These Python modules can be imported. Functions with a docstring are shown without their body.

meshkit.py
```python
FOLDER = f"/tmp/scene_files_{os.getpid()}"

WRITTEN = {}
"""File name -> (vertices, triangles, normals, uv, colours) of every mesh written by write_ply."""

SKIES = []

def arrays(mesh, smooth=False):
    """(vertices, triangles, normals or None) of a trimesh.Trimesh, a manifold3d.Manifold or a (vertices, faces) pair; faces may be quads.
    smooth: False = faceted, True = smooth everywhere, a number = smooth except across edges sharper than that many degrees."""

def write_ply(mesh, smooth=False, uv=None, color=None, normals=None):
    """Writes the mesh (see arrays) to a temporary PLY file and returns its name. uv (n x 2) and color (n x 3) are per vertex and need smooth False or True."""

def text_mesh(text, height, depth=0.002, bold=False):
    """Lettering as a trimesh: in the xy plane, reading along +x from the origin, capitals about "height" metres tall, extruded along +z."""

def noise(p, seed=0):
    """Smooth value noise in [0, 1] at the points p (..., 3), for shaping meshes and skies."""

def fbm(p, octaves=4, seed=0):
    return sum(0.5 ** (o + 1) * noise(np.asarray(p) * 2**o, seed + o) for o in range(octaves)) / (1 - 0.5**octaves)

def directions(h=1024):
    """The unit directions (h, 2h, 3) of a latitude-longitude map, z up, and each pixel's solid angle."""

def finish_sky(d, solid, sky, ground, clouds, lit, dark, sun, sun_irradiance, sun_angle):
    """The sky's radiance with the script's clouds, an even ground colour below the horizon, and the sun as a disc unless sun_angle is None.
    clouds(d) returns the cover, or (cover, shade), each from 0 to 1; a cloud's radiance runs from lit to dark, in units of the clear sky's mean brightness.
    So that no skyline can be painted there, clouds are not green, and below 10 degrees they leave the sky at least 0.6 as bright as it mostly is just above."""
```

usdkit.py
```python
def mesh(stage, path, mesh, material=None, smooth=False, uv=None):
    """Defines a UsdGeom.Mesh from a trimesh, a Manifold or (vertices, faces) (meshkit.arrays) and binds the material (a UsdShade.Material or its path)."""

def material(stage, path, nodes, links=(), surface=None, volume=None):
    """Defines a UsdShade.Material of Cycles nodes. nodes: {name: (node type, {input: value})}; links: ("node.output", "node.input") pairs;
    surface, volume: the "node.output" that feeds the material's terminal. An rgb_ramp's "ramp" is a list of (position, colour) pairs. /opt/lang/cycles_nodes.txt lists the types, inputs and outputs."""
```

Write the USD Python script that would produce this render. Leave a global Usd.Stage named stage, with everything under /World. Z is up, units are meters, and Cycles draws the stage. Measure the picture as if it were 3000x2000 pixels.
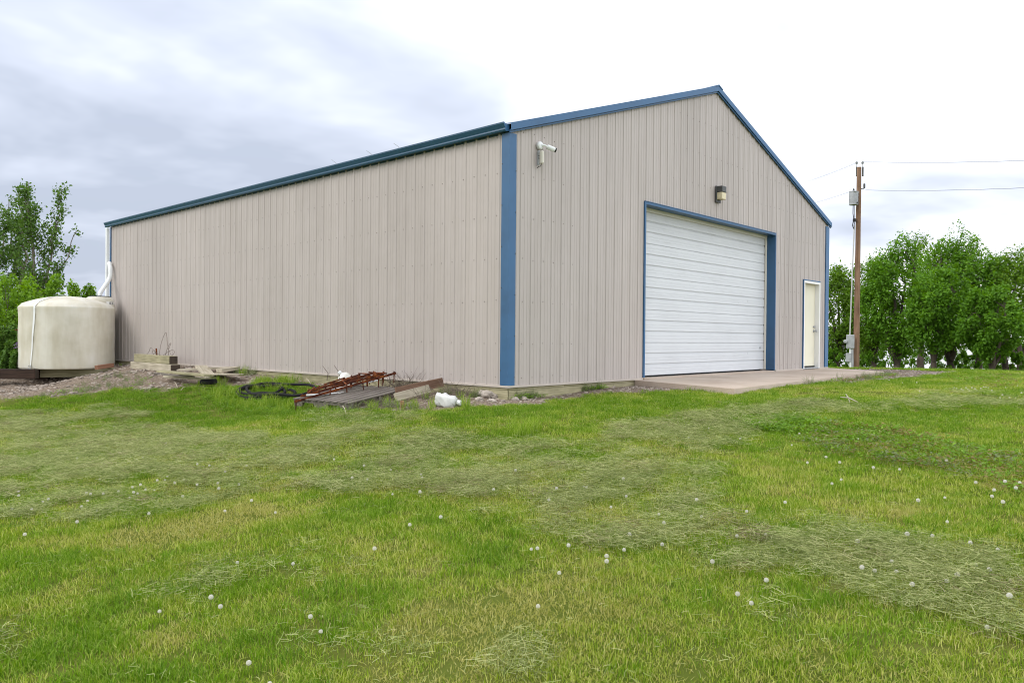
import math, random
import numpy as np
import trimesh
import usdkit
from scipy.interpolate import RBFInterpolator
from pxr import Usd, UsdGeom, UsdLux, UsdShade, Gf, Sdf, Vt

stage = Usd.Stage.CreateInMemory()
UsdGeom.SetStageUpAxis(stage, 'Z')
UsdGeom.SetStageMetersPerUnit(stage, 1.0)
UsdGeom.Xform.Define(stage, '/World')
UsdGeom.Scope.Define(stage, '/World/Looks')

# ------------------------------------------------------------------ camera
FPX, YAW, PITCH, ROLL = 2251.226, 0.8253, -0.0054, 0.0087
CAM = np.array([-8.1366, -7.5943, 0.7014])
FW = np.array([math.sin(YAW) * math.cos(PITCH), math.cos(YAW) * math.cos(PITCH), math.sin(PITCH)])
_r = np.array([math.cos(YAW), -math.sin(YAW), 0.0])
_u = np.cross(_r, FW)
RT = math.cos(ROLL) * _r + math.sin(ROLL) * _u
UP = -math.sin(ROLL) * _r + math.cos(ROLL) * _u
camera = UsdGeom.Camera.Define(stage, '/World/camera')
camera.CreateHorizontalApertureAttr(36.0)
camera.CreateFocalLengthAttr(36.0 * FPX / 3000)
camera.CreateClippingRangeAttr(Gf.Vec2f(0.05, 20000))
camera.CreateExposureAttr(0.63)
camera.AddTransformOp().Set(Gf.Matrix4d(*RT, 0, *UP, 0, *(-FW), 0, *CAM, 1))

# ------------------------------------------------------------------ sky and sun (overcast)
SUN_EL, SUN_AZ = math.radians(46), math.radians(298)      # azimuth = atan2(x, y): from the far left, behind the clouds
SUN_DIR = np.array([math.sin(SUN_AZ) * math.cos(SUN_EL), math.cos(SUN_AZ) * math.cos(SUN_EL), math.sin(SUN_EL)])
BANK = FW - 0.60 * RT + 0.16 * UP
BANK = BANK / np.linalg.norm(BANK)
dome = UsdLux.DomeLight.Define(stage, '/World/sky')
dome.GetPrim().SetCustomDataByKey('kind', 'structure')
sky_mat = usdkit.material(stage, '/World/Looks/sky', {
    'tc': ('texture_coordinate', {}),
    'sep': ('separate_xyz', {}),
    'zc': ('math', {'math_type': 'maximum', 'value2': 0.0}),
    'zo': ('math', {'math_type': 'add', 'value2': 0.16}),
    'inv': ('math', {'math_type': 'divide', 'value1': 1.0}),
    'proj': ('vector_math', {'math_type': 'scale'}),
    'map': ('mapping', {'location': (3.1, 1.7, 0.4), 'scale': (0.62, 0.62, 0.62)}),
    'n1': ('noise_texture', {'scale': 1.0, 'detail': 5.0, 'roughness': 0.52, 'distortion': 0.35}),
    'n2': ('noise_texture', {'scale': 2.7, 'detail': 4.0, 'roughness': 0.5, 'distortion': 0.2}),
    'nm': ('math', {'math_type': 'multiply_add', 'value2': 0.42}),
    'dot': ('vector_math', {'math_type': 'dot_product', 'vector2': tuple(BANK)}),
    'bank': ('map_range', {'range_type': 'smoothstep', 'from_min': 0.52, 'from_max': 0.985, 'to_min': 0.0, 'to_max': 0.262, 'clamp': True}),
    'tot': ('math', {'math_type': 'subtract'}),
    'ramp': ('rgb_ramp', {'ramp': [(0.42, (5.6, 6.2, 7.5)), (0.54, (7.6, 8.2, 9.6)), (0.62, (9.9, 10.4, 11.6)), (0.70, (12.6, 12.8, 13.3)), (0.82, (16.0, 16.0, 16.0))]}),
    'up': ('map_range', {'from_min': 0.0, 'from_max': 1.0, 'to_min': 0.92, 'to_max': 1.35, 'clamp': True}),
    'lit': ('vector_math', {'math_type': 'scale'}),
    'clear': ('sky_texture', {'sky_type': 'single_scattering', 'sun_disc': False, 'sun_elevation': SUN_EL, 'sun_rotation': SUN_AZ}),
    'mix': ('mix_color', {'fac': 0.94, 'use_clamp': False}),
    'bg': ('background_shader', {'strength': 0.070})},
    [('tc.generated', 'sep.vector'), ('sep.z', 'zc.value1'), ('zc.value', 'zo.value1'), ('zo.value', 'inv.value2'),
     ('tc.generated', 'proj.vector1'), ('inv.value', 'proj.scale'), ('proj.vector', 'map.vector'),
     ('map.vector', 'n1.vector'), ('map.vector', 'n2.vector'), ('n2.fac', 'nm.value1'), ('n1.fac', 'nm.value3'),
     ('tc.generated', 'dot.vector1'), ('dot.value', 'bank.value'), ('nm.value', 'tot.value1'), ('bank.result', 'tot.value2'),
     ('tot.value', 'ramp.fac'), ('zc.value', 'up.value'), ('ramp.color', 'lit.vector1'), ('up.result', 'lit.scale'),
     ('clear.color', 'mix.a'), ('lit.vector', 'mix.b'), ('mix.result', 'bg.color')], surface='bg.background')
UsdShade.MaterialBindingAPI.Apply(dome.GetPrim()).Bind(sky_mat)
sun = UsdLux.DistantLight.Define(stage, '/World/sun')
sun.CreateIntensityAttr(0.40)
sun.CreateAngleAttr(35.0)
sun.CreateNormalizeAttr(True)
sun.CreateColorAttr(Gf.Vec3f(1.0, 0.96, 0.90))
_z = SUN_DIR
_x = np.cross([0, 0, 1.0], _z); _x /= np.linalg.norm(_x)
_y = np.cross(_z, _x)
sun.AddTransformOp().Set(Gf.Matrix4d(*_x, 0, *_y, 0, *_z, 0, 0, 0, 60, 1))

# ------------------------------------------------------------------ helpers: naming, labels, meshes
USED = {}

def numbered(path):
    n = USED.get(path, -1) + 1
    USED[path] = n
    return path if n == 0 else f'{path}_{n:03d}'

def tag(o, label=None, cat=None, group=None, kind=None):
    p = o if isinstance(o, Usd.Prim) else o.GetPrim()
    for k, v in (('label', label), ('category', cat), ('group', group), ('kind', kind)):
        if v:
            p.SetCustomDataByKey(k, v)
    return o

def path_of(parent):
    if parent is None:
        return '/World'
    return str(parent.GetPath() if not hasattr(parent, 'GetPrim') else parent.GetPrim().GetPath())

def holder(name, parent=None, loc=(0, 0, 0), rot=None):
    x = UsdGeom.Xform.Define(stage, numbered(path_of(parent) + '/' + name))
    if rot is not None:
        m = np.eye(4); m[:3, :3] = np.asarray(rot).T; m[3, :3] = loc
        x.AddTransformOp().Set(Gf.Matrix4d(*m.ravel().tolist()))
    elif any(loc):
        x.AddTranslateOp().Set(Gf.Vec3d(*map(float, loc)))
    return x

def thing(name, label, cat, group=None, loc=(0, 0, 0), rot=None):
    return tag(holder(name, None, loc, rot), label, cat, group)

def tinted(m, n, per, seed=3):
    """each leaf or blade of a mesh (per corners each) gets its own place on its material's colour scale"""
    t = np.repeat(np.random.default_rng(seed).random(n // per + 1), per)[:n]
    UsdGeom.PrimvarsAPI(m).CreatePrimvar('tint', Sdf.ValueTypeNames.FloatArray, 'vertex').Set(Vt.FloatArray.FromNumpy(t.astype(np.float32)))

class MB:
    """collects pieces of one mesh"""
    def __init__(self):
        self.v, self.f, self.n = [], [], 0
    def add(self, v, f):
        v = np.asarray(v, float); f = np.asarray(f, int)
        if f.shape[1] == 4:
            f = np.vstack([f[:, [0, 1, 2]], f[:, [0, 2, 3]]])
        self.v.append(v); self.f.append(f + self.n); self.n += len(v)
        return self
    def arrays(self):
        return np.vstack(self.v), np.vstack(self.f)
    def tm(self, m):
        return self.add(m.vertices, m.faces)
    def box(self, lo, hi, ch=0.0, R=None, t=None):
        lo, hi = np.asarray(lo, float), np.asarray(hi, float)
        if ch <= 0:
            c = np.array([[x, y, z] for x in (0, 1) for y in (0, 1) for z in (0, 1)])
            v = lo + c * (hi - lo)
            f = [(0, 1, 3, 2), (4, 6, 7, 5), (0, 4, 5, 1), (2, 3, 7, 6), (0, 2, 6, 4), (1, 5, 7, 3)]
            f = np.array(f)
        else:
            pts = []
            for sx in (0, 1):
                for sy in (0, 1):
                    for sz in (0, 1):
                        s = np.array([sx, sy, sz])
                        base = np.where(s == 0, lo, hi); inn = np.where(s == 0, ch, -ch)
                        for k in range(3):
                            q = base + inn; q[k] = base[k]; pts.append(q)
            hull = trimesh.convex.convex_hull(np.array(pts))
            v, f = np.array(hull.vertices), np.array(hull.faces)
        if R is not None:
            v = v @ np.asarray(R).T
        if t is not None:
            v = v + t
        return self.add(v, f)
    def tube(self, pts, rad, sides=6, cap=True):
        p = np.asarray(pts, float); rad = np.broadcast_to(np.asarray(rad, float), (len(p),))
        t = np.gradient(p, axis=0); t /= np.linalg.norm(t, axis=1, keepdims=True) + 1e-12
        ref = np.array([0, 0, 1.0]) if abs(t[:, 2]).mean() < 0.8 else np.array([1.0, 0, 0])
        a = np.cross(t, ref); a /= np.linalg.norm(a, axis=1, keepdims=True) + 1e-12
        b = np.cross(t, a)
        ang = np.arange(sides) * 2 * np.pi / sides
        v = p[:, None] + rad[:, None, None] * (np.cos(ang)[None, :, None] * a[:, None] + np.sin(ang)[None, :, None] * b[:, None])
        v = v.reshape(-1, 3)
        n = len(p)
        i, j = np.meshgrid(np.arange(n - 1), np.arange(sides), indexing='ij')
        q = np.stack([i * sides + j, (i + 1) * sides + j, (i + 1) * sides + (j + 1) % sides, i * sides + (j + 1) % sides], -1).reshape(-1, 4)
        f = np.vstack([q[:, [0, 1, 2]], q[:, [0, 2, 3]]])
        if cap:
            v = np.vstack([v, p[0], p[-1]])
            k = np.arange(sides)
            f = np.vstack([f, np.stack([k, (k + 1) % sides, np.full(sides, n * sides)], 1),
                           np.stack([(n - 1) * sides + (k + 1) % sides, (n - 1) * sides + k, np.full(sides, n * sides + 1)], 1)])
        return self.add(v, f)
    def lathe(self, prof, n=48, c=(0, 0, 0)):
        prof = np.asarray(prof, float)
        ang = np.arange(n) * 2 * np.pi / n
        v = np.stack([prof[:, None, 0] * np.cos(ang), prof[:, None, 0] * np.sin(ang), np.repeat(prof[:, 1:2], n, 1)], -1).reshape(-1, 3) + c
        i, j = np.meshgrid(np.arange(len(prof) - 1), np.arange(n), indexing='ij')
        q = np.stack([i * n + j, i * n + (j + 1) % n, (i + 1) * n + (j + 1) % n, (i + 1) * n + j], -1).reshape(-1, 4)
        return self.add(v, q)
    def prism(self, poly, axis, a, b, map3):
        """closed polygon (list of 2-D points, counter-clockwise) swept from a to b; map3(u, v, s) -> point"""
        n = len(poly)
        v = [map3(u, w, a) for u, w in poly] + [map3(u, w, b) for u, w in poly]
        f = [(k, (k + 1) % n, n + (k + 1) % n) for k in range(n)] + [(k, n + (k + 1) % n, n + k) for k in range(n)]
        tri = earcut(poly)
        f += [(t[0], t[2], t[1]) for t in tri] + [(n + t[0], n + t[1], n + t[2]) for t in tri]
        return self.add(v, f)
    def build(self, name, mat, parent=None, smooth=False, loc=None, rot=None, tint=None):
        v, f = self.arrays()
        path = numbered(path_of(parent) + '/' + name)
        m = usdkit.mesh(stage, path, (v, f), mat, smooth)
        if tint is not None:
            tinted(m, len(v), tint)
        if loc is not None or rot is not None:
            M = np.eye(4)
            if rot is not None:
                M[:3, :3] = np.asarray(rot).T
            if loc is not None:
                M[3, :3] = loc
            m.AddTransformOp().Set(Gf.Matrix4d(*M.ravel().tolist()))
        return m

def earcut(poly):
    from shapely.geometry import Polygon
    P = [tuple(p) for p in poly]
    idx = list(range(len(P)))
    area = sum(P[i][0] * P[(i + 1) % len(P)][1] - P[(i + 1) % len(P)][0] * P[i][1] for i in range(len(P)))
    if area < 0:
        idx.reverse()
    out = []
    def cr(a, b, c):
        return (P[b][0] - P[a][0]) * (P[c][1] - P[a][1]) - (P[b][1] - P[a][1]) * (P[c][0] - P[a][0])
    guard = 0
    while len(idx) > 3 and guard < 2000:
        guard += 1
        for k in range(len(idx)):
            a, b, c = idx[k - 1], idx[k], idx[(k + 1) % len(idx)]
            if cr(a, b, c) <= 1e-12:
                continue
            if any(cr(a, b, q) >= -1e-12 and cr(b, c, q) >= -1e-12 and cr(c, a, q) >= -1e-12 for q in idx if q not in (a, b, c)):
                continue
            out.append((a, b, c)); idx.pop(k)
            break
        else:
            break
    if len(idx) >= 3:
        for k in range(1, len(idx) - 1):
            out.append((idx[0], idx[k], idx[k + 1]))
    return out

def frame(d, up=(0, 0, 1)):
    """rotation whose local x runs along d and whose local z is as near up as can be (columns are the local axes)"""
    x = np.asarray(d, float); x = x / np.linalg.norm(x)
    y = np.cross(up, x); y /= np.linalg.norm(y)
    return np.stack([x, y, np.cross(x, y)], 1)

def rotz(a):
    c, s = math.cos(a), math.sin(a)
    return np.array([[c, -s, 0], [s, c, 0], [0, 0, 1.0]])

# picture pixel (3000 x 2000) -> points of the place, used only to measure where things stand
def ray(px, py):
    return FW + (px - 1500) / FPX * RT - (py - 1000) / FPX * UP
def on(axis, value, px, py):
    d = ray(px, py)
    return CAM + d * (value - CAM[axis]) / d[axis]
def PZ(px, py, z): return on(2, z, px, py)
def PX(px, py, x=0.0): return on(0, x, px, py)
def PY(px, py, y=0.0): return on(1, y, px, py)

# ------------------------------------------------------------------ lie of the land
def _far(x):
    return np.interp(x, [-400, -60, -20, -8, -4, 0, 4, 13, 18, 24, 40, 80, 110, 400], [-3, -2.2, -1.5, -1.0, -0.62, -0.3, -0.12, -0.075, -0.27, -0.6, -1.55, -4.05, -6, -8])
def far(x):
    return sum(w * _far(x + d) for d, w in ((-3, .15), (-1.5, .2), (0, .3), (1.5, .2), (3, .15)))
CP = np.array([
    (-8.1, -7.6, -.95), (-5.4, -5.1, -.76), (-7, -3.3, -.9), (-3.7, -6.9, -.6), (-12, -9, -1.2),
    (-.35, -.35, -.235), (0, 0, -.205), (.9, -.05, -.2), (1.7, -.05, -.17), (2.3, -.05, -.145), (2.3, -1.2, -.125), (2.2, -2.5, -.12), (4, -2.6, -.09), (8, -2.6, -.07), (12, -2.6, -.07), (13.5, -1, -.08), (6, -1, -.16), (10, -1, -.16),
    (0, -3, -.28), (1, -5, -.24), (-1, -1.2, -.30),
    (-.05, 1.1, -.175), (-.05, 2.5, -.205), (-.05, 4.3, -.2), (-.05, 7, -.11), (-.05, 8, -.07), (-.05, 9.5, -.05), (-.05, 11.3, -.04), (-.05, 13, -.08), (-.05, 14.8, -.14),
    (-2.6, 1, -.46), (-2.6, 3, -.6), (-2.8, 6, -.74), (-3.0, 9, -.84), (-3.6, 12, -.98), (-1.3, 8, -.32), (-1.4, 11, -.32), (-1.2, 14.6, -.3), (-2.5, 13.4, -.6), (-5, 15, -1.0),
    (-5, 3, -.8), (-6, 8, -.95), (-9, 2, -1.05), (-10, 12, -1.15), (6, 6, -.15), (6, 12, -.2), (12.5, 6, -.2), (12.5, 14, -.3), (6, 18, -.5)])
CP = np.vstack([CP, [PZ(225, 1107, -.40), PZ(150, 1129, -.62), PZ(300, 1090, -.28), PZ(60, 1118, -.52)]])
_ring = np.array([(4 + 30 * math.cos(a), 3 + 30 * math.sin(a)) for a in np.linspace(0, 2 * np.pi, 24, endpoint=False)])
_rbf = RBFInterpolator(np.vstack([CP[:, :2], _ring]), np.concatenate([CP[:, 2] - far(CP[:, 0]), np.zeros(24)]), kernel='thin_plate_spline', smoothing=.02)
def height(x, y, bumps=True):
    x = np.asarray(x, float); y = np.asarray(y, float)
    r = np.hypot(x - 4, y - 3); w = np.clip((30 - r) / 8, 0, 1); w = w * w * (3 - 2 * w)
    q = np.zeros(x.shape); m = w > 0
    if m.any():
        q[m] = _rbf(np.stack([x[m], y[m]], -1))
    z = far(x) + w * q
    if bumps:
        z = z + 0.012 * np.sin(1.7 * x + 0.6 * y + 1) * np.sin(1.3 * y - 0.5 * x) + 0.008 * np.sin(3.9 * x - 1.1 * y) * np.sin(3.1 * y + 2)
    return z
def G(px, py):
    """where the line of sight through a pixel meets the ground"""
    d = ray(px, py); d = d / np.linalg.norm(d[:2])
    t = np.arange(1.5, 60, .02); p = CAM + t[:, None] * d
    h = height(p[:, 0], p[:, 1])
    i = int(np.argmax(p[:, 2] < h))
    return p[i]
def gz(x, y):
    return float(height(np.array([x]), np.array([y]))[0])

# ------------------------------------------------------------------ materials
def mat(name, nodes, links, out='p.BSDF', volume=None):
    return usdkit.material(stage, '/World/Looks/' + name, nodes, links, surface=out, volume=volume)

def painted(name, color, rough=0.45, vary=0.06, scale=1.2, stretch=(1, 1, 1), bump=0.0, bscale=30, metal=0.0, coord='geo', spec=0.5):
    """colour with slow unevenness and a faint grime noise"""
    c = np.array(color)
    vec = 'g.position' if coord == 'geo' else 'g.object'
    nodes = {'g': ('geometry', {}) if coord == 'geo' else ('texture_coordinate', {}),
             'm': ('mapping', {'scale': stretch}),
             'n': ('noise_texture', {'scale': scale, 'detail': 5.0, 'roughness': 0.6}),
             'r': ('rgb_ramp', {'ramp': [(0.3, tuple(c * (1 - vary * 1.6))), (0.5, tuple(c)), (0.72, tuple(np.minimum(c * (1 + vary), 0.95)))]}),
             'rr': ('map_range', {'from_min': 0.3, 'from_max': 0.7, 'to_min': rough * 0.85, 'to_max': min(1.0, rough * 1.2)}),
             'p': ('principled_bsdf', {'metallic': metal, 'specular_ior_level': spec})}
    links = [(vec, 'm.vector'), ('m.vector', 'n.vector'), ('n.fac', 'r.fac'), ('r.color', 'p.base_color'), ('n.fac', 'rr.value'), ('rr.result', 'p.roughness')]
    if bump:
        nodes['bn'] = ('noise_texture', {'scale': bscale, 'detail': 3.0})
        nodes['b'] = ('bump', {'strength': 0.5, 'distance': bump})
        links += [('m.vector', 'bn.vector'), ('bn.fac', 'b.height'), ('b.normal', 'p.normal')]
    return mat(name, nodes, links)

def wood(name, dark, light, rough=0.85, grain=(2, 40, 40)):
    return mat(name, {
        'g': ('texture_coordinate', {}), 'm': ('mapping', {'scale': grain}),
        'n': ('noise_texture', {'scale': 1.0, 'detail': 6.0, 'roughness': 0.65, 'distortion': 0.4}),
        'n2': ('noise_texture', {'scale': 3.0, 'detail': 3.0}),
        'r': ('rgb_ramp', {'ramp': [(0.32, dark), (0.5, tuple((np.array(dark) + np.array(light)) / 2)), (0.66, light)]}),
        'mx': ('mix_color', {'blend_type': 'multiply', 'fac': 0.45}),
        'r2': ('rgb_ramp', {'ramp': [(0.35, (0.55, 0.55, 0.52)), (0.6, (1, 1, 1))]}),
        'b': ('bump', {'strength': 0.5, 'distance': 0.004}),
        'p': ('principled_bsdf', {'roughness': rough, 'specular_ior_level': 0.25})},
        [('g.object', 'm.vector'), ('m.vector', 'n.vector'), ('g.object', 'n2.vector'), ('n.fac', 'r.fac'), ('r.color', 'mx.a'), ('n2.fac', 'r2.fac'), ('r2.color', 'mx.b'),
         ('mx.result', 'p.base_color'), ('n.fac', 'b.height'), ('b.normal', 'p.normal')])

SIDING = mat('siding_paint', {
    'g': ('geometry', {}), 'm': ('mapping', {'scale': (1.1, 1.1, 0.22)}), 'm2': ('mapping', {'scale': (9, 9, 0.5)}),
    'n': ('noise_texture', {'scale': 1.0, 'detail': 4.0, 'roughness': 0.6}), 'n2': ('noise_texture', {'scale': 1.0, 'detail': 4.0}),
    'r': ('rgb_ramp', {'ramp': [(0.3, (0.385, 0.343, 0.318)), (0.55, (0.425, 0.380, 0.355)), (0.75, (0.448, 0.400, 0.375))]}),
    'r2': ('rgb_ramp', {'ramp': [(0.3, (0.93, 0.925, 0.91)), (0.6, (1, 1, 1))]}),
    'mx': ('mix_color', {'blend_type': 'multiply', 'fac': 0.8}),
    'oi': ('object_info', {}), 'ov': ('map_range', {'to_min': 0.955, 'to_max': 1.03}), 'mv': ('vector_math', {'math_type': 'scale'}),
    'bn': ('noise_texture', {'scale': 1.6, 'detail': 2.0}), 'b': ('bump', {'strength': 0.4, 'distance': 0.03}),
    'p': ('principled_bsdf', {'roughness': 0.42, 'specular_ior_level': 0.45})},
    [('g.position', 'm.vector'), ('g.position', 'm2.vector'), ('m.vector', 'n.vector'), ('m2.vector', 'n2.vector'), ('n.fac', 'r.fac'), ('n2.fac', 'r2.fac'), ('r.color', 'mx.a'), ('r2.color', 'mx.b'),
     ('oi.random', 'ov.value'), ('mx.result', 'mv.vector1'), ('ov.result', 'mv.scale'), ('mv.vector', 'p.base_color'), ('g.position', 'bn.vector'), ('bn.fac', 'b.height'), ('b.normal', 'p.normal')])
BLUE = painted('blue_trim_paint', (0.030, 0.100, 0.208), 0.40, 0.14)
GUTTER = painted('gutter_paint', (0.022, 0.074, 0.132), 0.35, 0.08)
ROOF = painted('roof_paint', (0.030, 0.065, 0.115), 0.4, 0.08)
TANTRIM = painted('tan_trim_paint', (0.44, 0.39, 0.34), 0.5, 0.06)
WHITE = painted('white_door_paint', (0.58, 0.60, 0.625), 0.42, 0.05, 0.8, (1, 1, 2))
CREAMTRIM = painted('cream_trim', (0.70, 0.67, 0.58), 0.55, 0.06)
DOORCREAM = painted('cream_door_paint', (0.72, 0.69, 0.55), 0.5, 0.04)
FRAMEWHITE = painted('white_frame_paint', (0.78, 0.78, 0.76), 0.5, 0.05)
PVC = painted('white_plastic', (0.78, 0.80, 0.80), 0.4, 0.05, 3)
RUBBER = painted('black_rubber', (0.009, 0.009, 0.010), 0.8, 0.2, spec=0.25)
DARKMETAL = painted('dark_bronze', (0.062, 0.065, 0.062), 0.5, 0.2)
GALV = painted('galvanised_steel', (0.33, 0.345, 0.36), 0.5, 0.15, 6)
SCREW = painted('screw_head', (0.29, 0.255, 0.23), 0.5, 0.2)
LENS = painted('frosted_lens', (0.62, 0.55, 0.36), 0.35, 0.1, 20)
BLACK = painted('black_plastic', (0.012, 0.012, 0.013), 0.3, 0.2)
POLY = mat('cream_polyethylene', {
    'g': ('geometry', {}), 'm': ('mapping', {'scale': (3.2, 3.2, 0.5)}), 'n': ('noise_texture', {'scale': 1.0, 'detail': 5.0, 'roughness': 0.6}),
    'n2': ('noise_texture', {'scale': 3.0, 'detail': 4.0}),
    'r': ('rgb_ramp', {'ramp': [(0.3, (0.52, 0.48, 0.38)), (0.5, (0.60, 0.57, 0.48)), (0.7, (0.66, 0.64, 0.57))]}),
    'r2': ('rgb_ramp', {'ramp': [(0.35, (0.88, 0.87, 0.82)), (0.6, (1, 1, 1))]}), 'mx': ('mix_color', {'blend_type': 'multiply', 'fac': 0.8}),
    'p': ('principled_bsdf', {'roughness': 0.5, 'subsurface_weight': 0.15, 'subsurface_scale': 0.03, 'subsurface_radius': (1.0, 0.8, 0.5), 'specular_ior_level': 0.4})},
    [('g.position', 'm.vector'), ('m.vector', 'n.vector'), ('n.fac', 'r.fac'), ('g.position', 'n2.vector'), ('n2.fac', 'r2.fac'), ('r.color', 'mx.a'), ('r2.color', 'mx.b'), ('mx.result', 'p.base_color')])
RUST = mat('rust', {
    'g': ('geometry', {}), 'n': ('noise_texture', {'scale': 9.0, 'detail': 6.0, 'roughness': 0.75}),
    'r': ('rgb_ramp', {'ramp': [(0.32, (0.026, 0.010, 0.008)), (0.48, (0.090, 0.027, 0.014)), (0.6, (0.20, 0.058, 0.015)), (0.74, (0.36, 0.14, 0.026))]}),
    'b': ('bump', {'strength': 0.6, 'distance': 0.004}), 'p': ('principled_bsdf', {'roughness': 0.9, 'specular_ior_level': 0.2})},
    [('g.position', 'n.vector'), ('n.fac', 'r.fac'), ('r.color', 'p.base_color'), ('n.fac', 'b.height'), ('b.normal', 'p.normal')])
TREATED = wood('treated_lumber', (0.20, 0.185, 0.10), (0.43, 0.39, 0.255))
GREYWOOD = wood('weathered_grey_wood', (0.075, 0.064, 0.055), (0.25, 0.22, 0.19))
PALEWOOD = wood('pale_weathered_wood', (0.27, 0.235, 0.17), (0.56, 0.50, 0.39))
TIEWOOD = wood('creosote_tie_wood', (0.012, 0.008, 0.006), (0.075, 0.045, 0.032))
REDWOOD = wood('reddish_board_wood', (0.22, 0.10, 0.06), (0.42, 0.24, 0.16))
POLEWOOD = wood('pole_wood', (0.13, 0.072, 0.042), (0.33, 0.205, 0.135), grain=(30, 30, 0.7))
ENDGRAIN = painted('end_grain_wood', (0.055, 0.04, 0.028), 0.9, 0.35, 12)
CONCRETE = mat('concrete', {
    'g': ('geometry', {}), 'n': ('noise_texture', {'scale': 0.9, 'detail': 6.0, 'roughness': 0.6}), 'n2': ('noise_texture', {'scale': 60.0, 'detail': 3.0}),
    'r': ('rgb_ramp', {'ramp': [(0.3, (0.385, 0.305, 0.24)), (0.5, (0.475, 0.388, 0.315)), (0.7, (0.545, 0.46, 0.38))]}),
    'r2': ('rgb_ramp', {'ramp': [(0.3, (0.82, 0.81, 0.8)), (0.6, (1, 1, 1))]}), 'mx': ('mix_color', {'blend_type': 'multiply', 'fac': 0.7}),
    'b': ('bump', {'strength': 0.3, 'distance': 0.003}), 'p': ('principled_bsdf', {'roughness': 0.85, 'specular_ior_level': 0.3})},
    [('g.position', 'n.vector'), ('g.position', 'n2.vector'), ('n.fac', 'r.fac'), ('n2.fac', 'r2.fac'), ('r.color', 'mx.a'), ('r2.color', 'mx.b'), ('mx.result', 'p.base_color'), ('n2.fac', 'b.height'), ('b.normal', 'p.normal')])
ROCK = painted('pale_rubble', (0.37, 0.325, 0.28), 0.9, 0.3, 8, bump=0.01, bscale=25)

def leafy(name, stops, trans=0.33, island=True, rough=0.6, nscale=0.45, npos=0.5, spec=0.25):
    """two-sided leaf: diffuse, a little gloss, and light coming through; colour varies from leaf to leaf and slowly over the place"""
    return mat(name, {
        'g': ('geometry', {}), 'at': ('attribute', {'attribute': 'tint'}), 'n': ('noise_texture', {'scale': nscale, 'detail': 3.0}),
        'mx': ('math', {'math_type': 'multiply_add', 'value2': npos}), 'isl': ('math', {'math_type': 'multiply', 'value2': 1.0 - npos}),
        'r': ('rgb_ramp', {'ramp': stops}),
        'd': ('principled_bsdf', {'roughness': rough, 'specular_ior_level': spec}), 't': ('translucent_bsdf', {}),
        'tc': ('hsv', {'saturation': 1.1, 'value': 1.25, 'hue': 0.49}), 's': ('mix_closure', {'fac': trans})},
        [('g.position', 'n.vector'), ('n.fac', 'mx.value1'), ('at.fac', 'isl.value1'), ('isl.value', 'mx.value3'), ('mx.value', 'r.fac'), ('r.color', 'd.base_color'),
         ('r.color', 'tc.color'), ('tc.color', 't.color'), ('d.BSDF', 's.closure1'), ('t.BSDF', 's.closure2')], out='s.closure')
LEAF_A = leafy('boxelder_leaves', [(0.1, (0.050, 0.132, 0.007)), (0.5, (0.091, 0.221, 0.012)), (0.9, (0.173, 0.338, 0.026))])
LEAF_B = leafy('ash_leaves', [(0.1, (0.059, 0.132, 0.009)), (0.5, (0.109, 0.221, 0.015)), (0.9, (0.192, 0.329, 0.034))])
LEAF_P = leafy('poplar_leaves', [(0.1, (0.050, 0.110, 0.020)), (0.5, (0.085, 0.170, 0.028)), (0.9, (0.150, 0.250, 0.055))])
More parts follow.
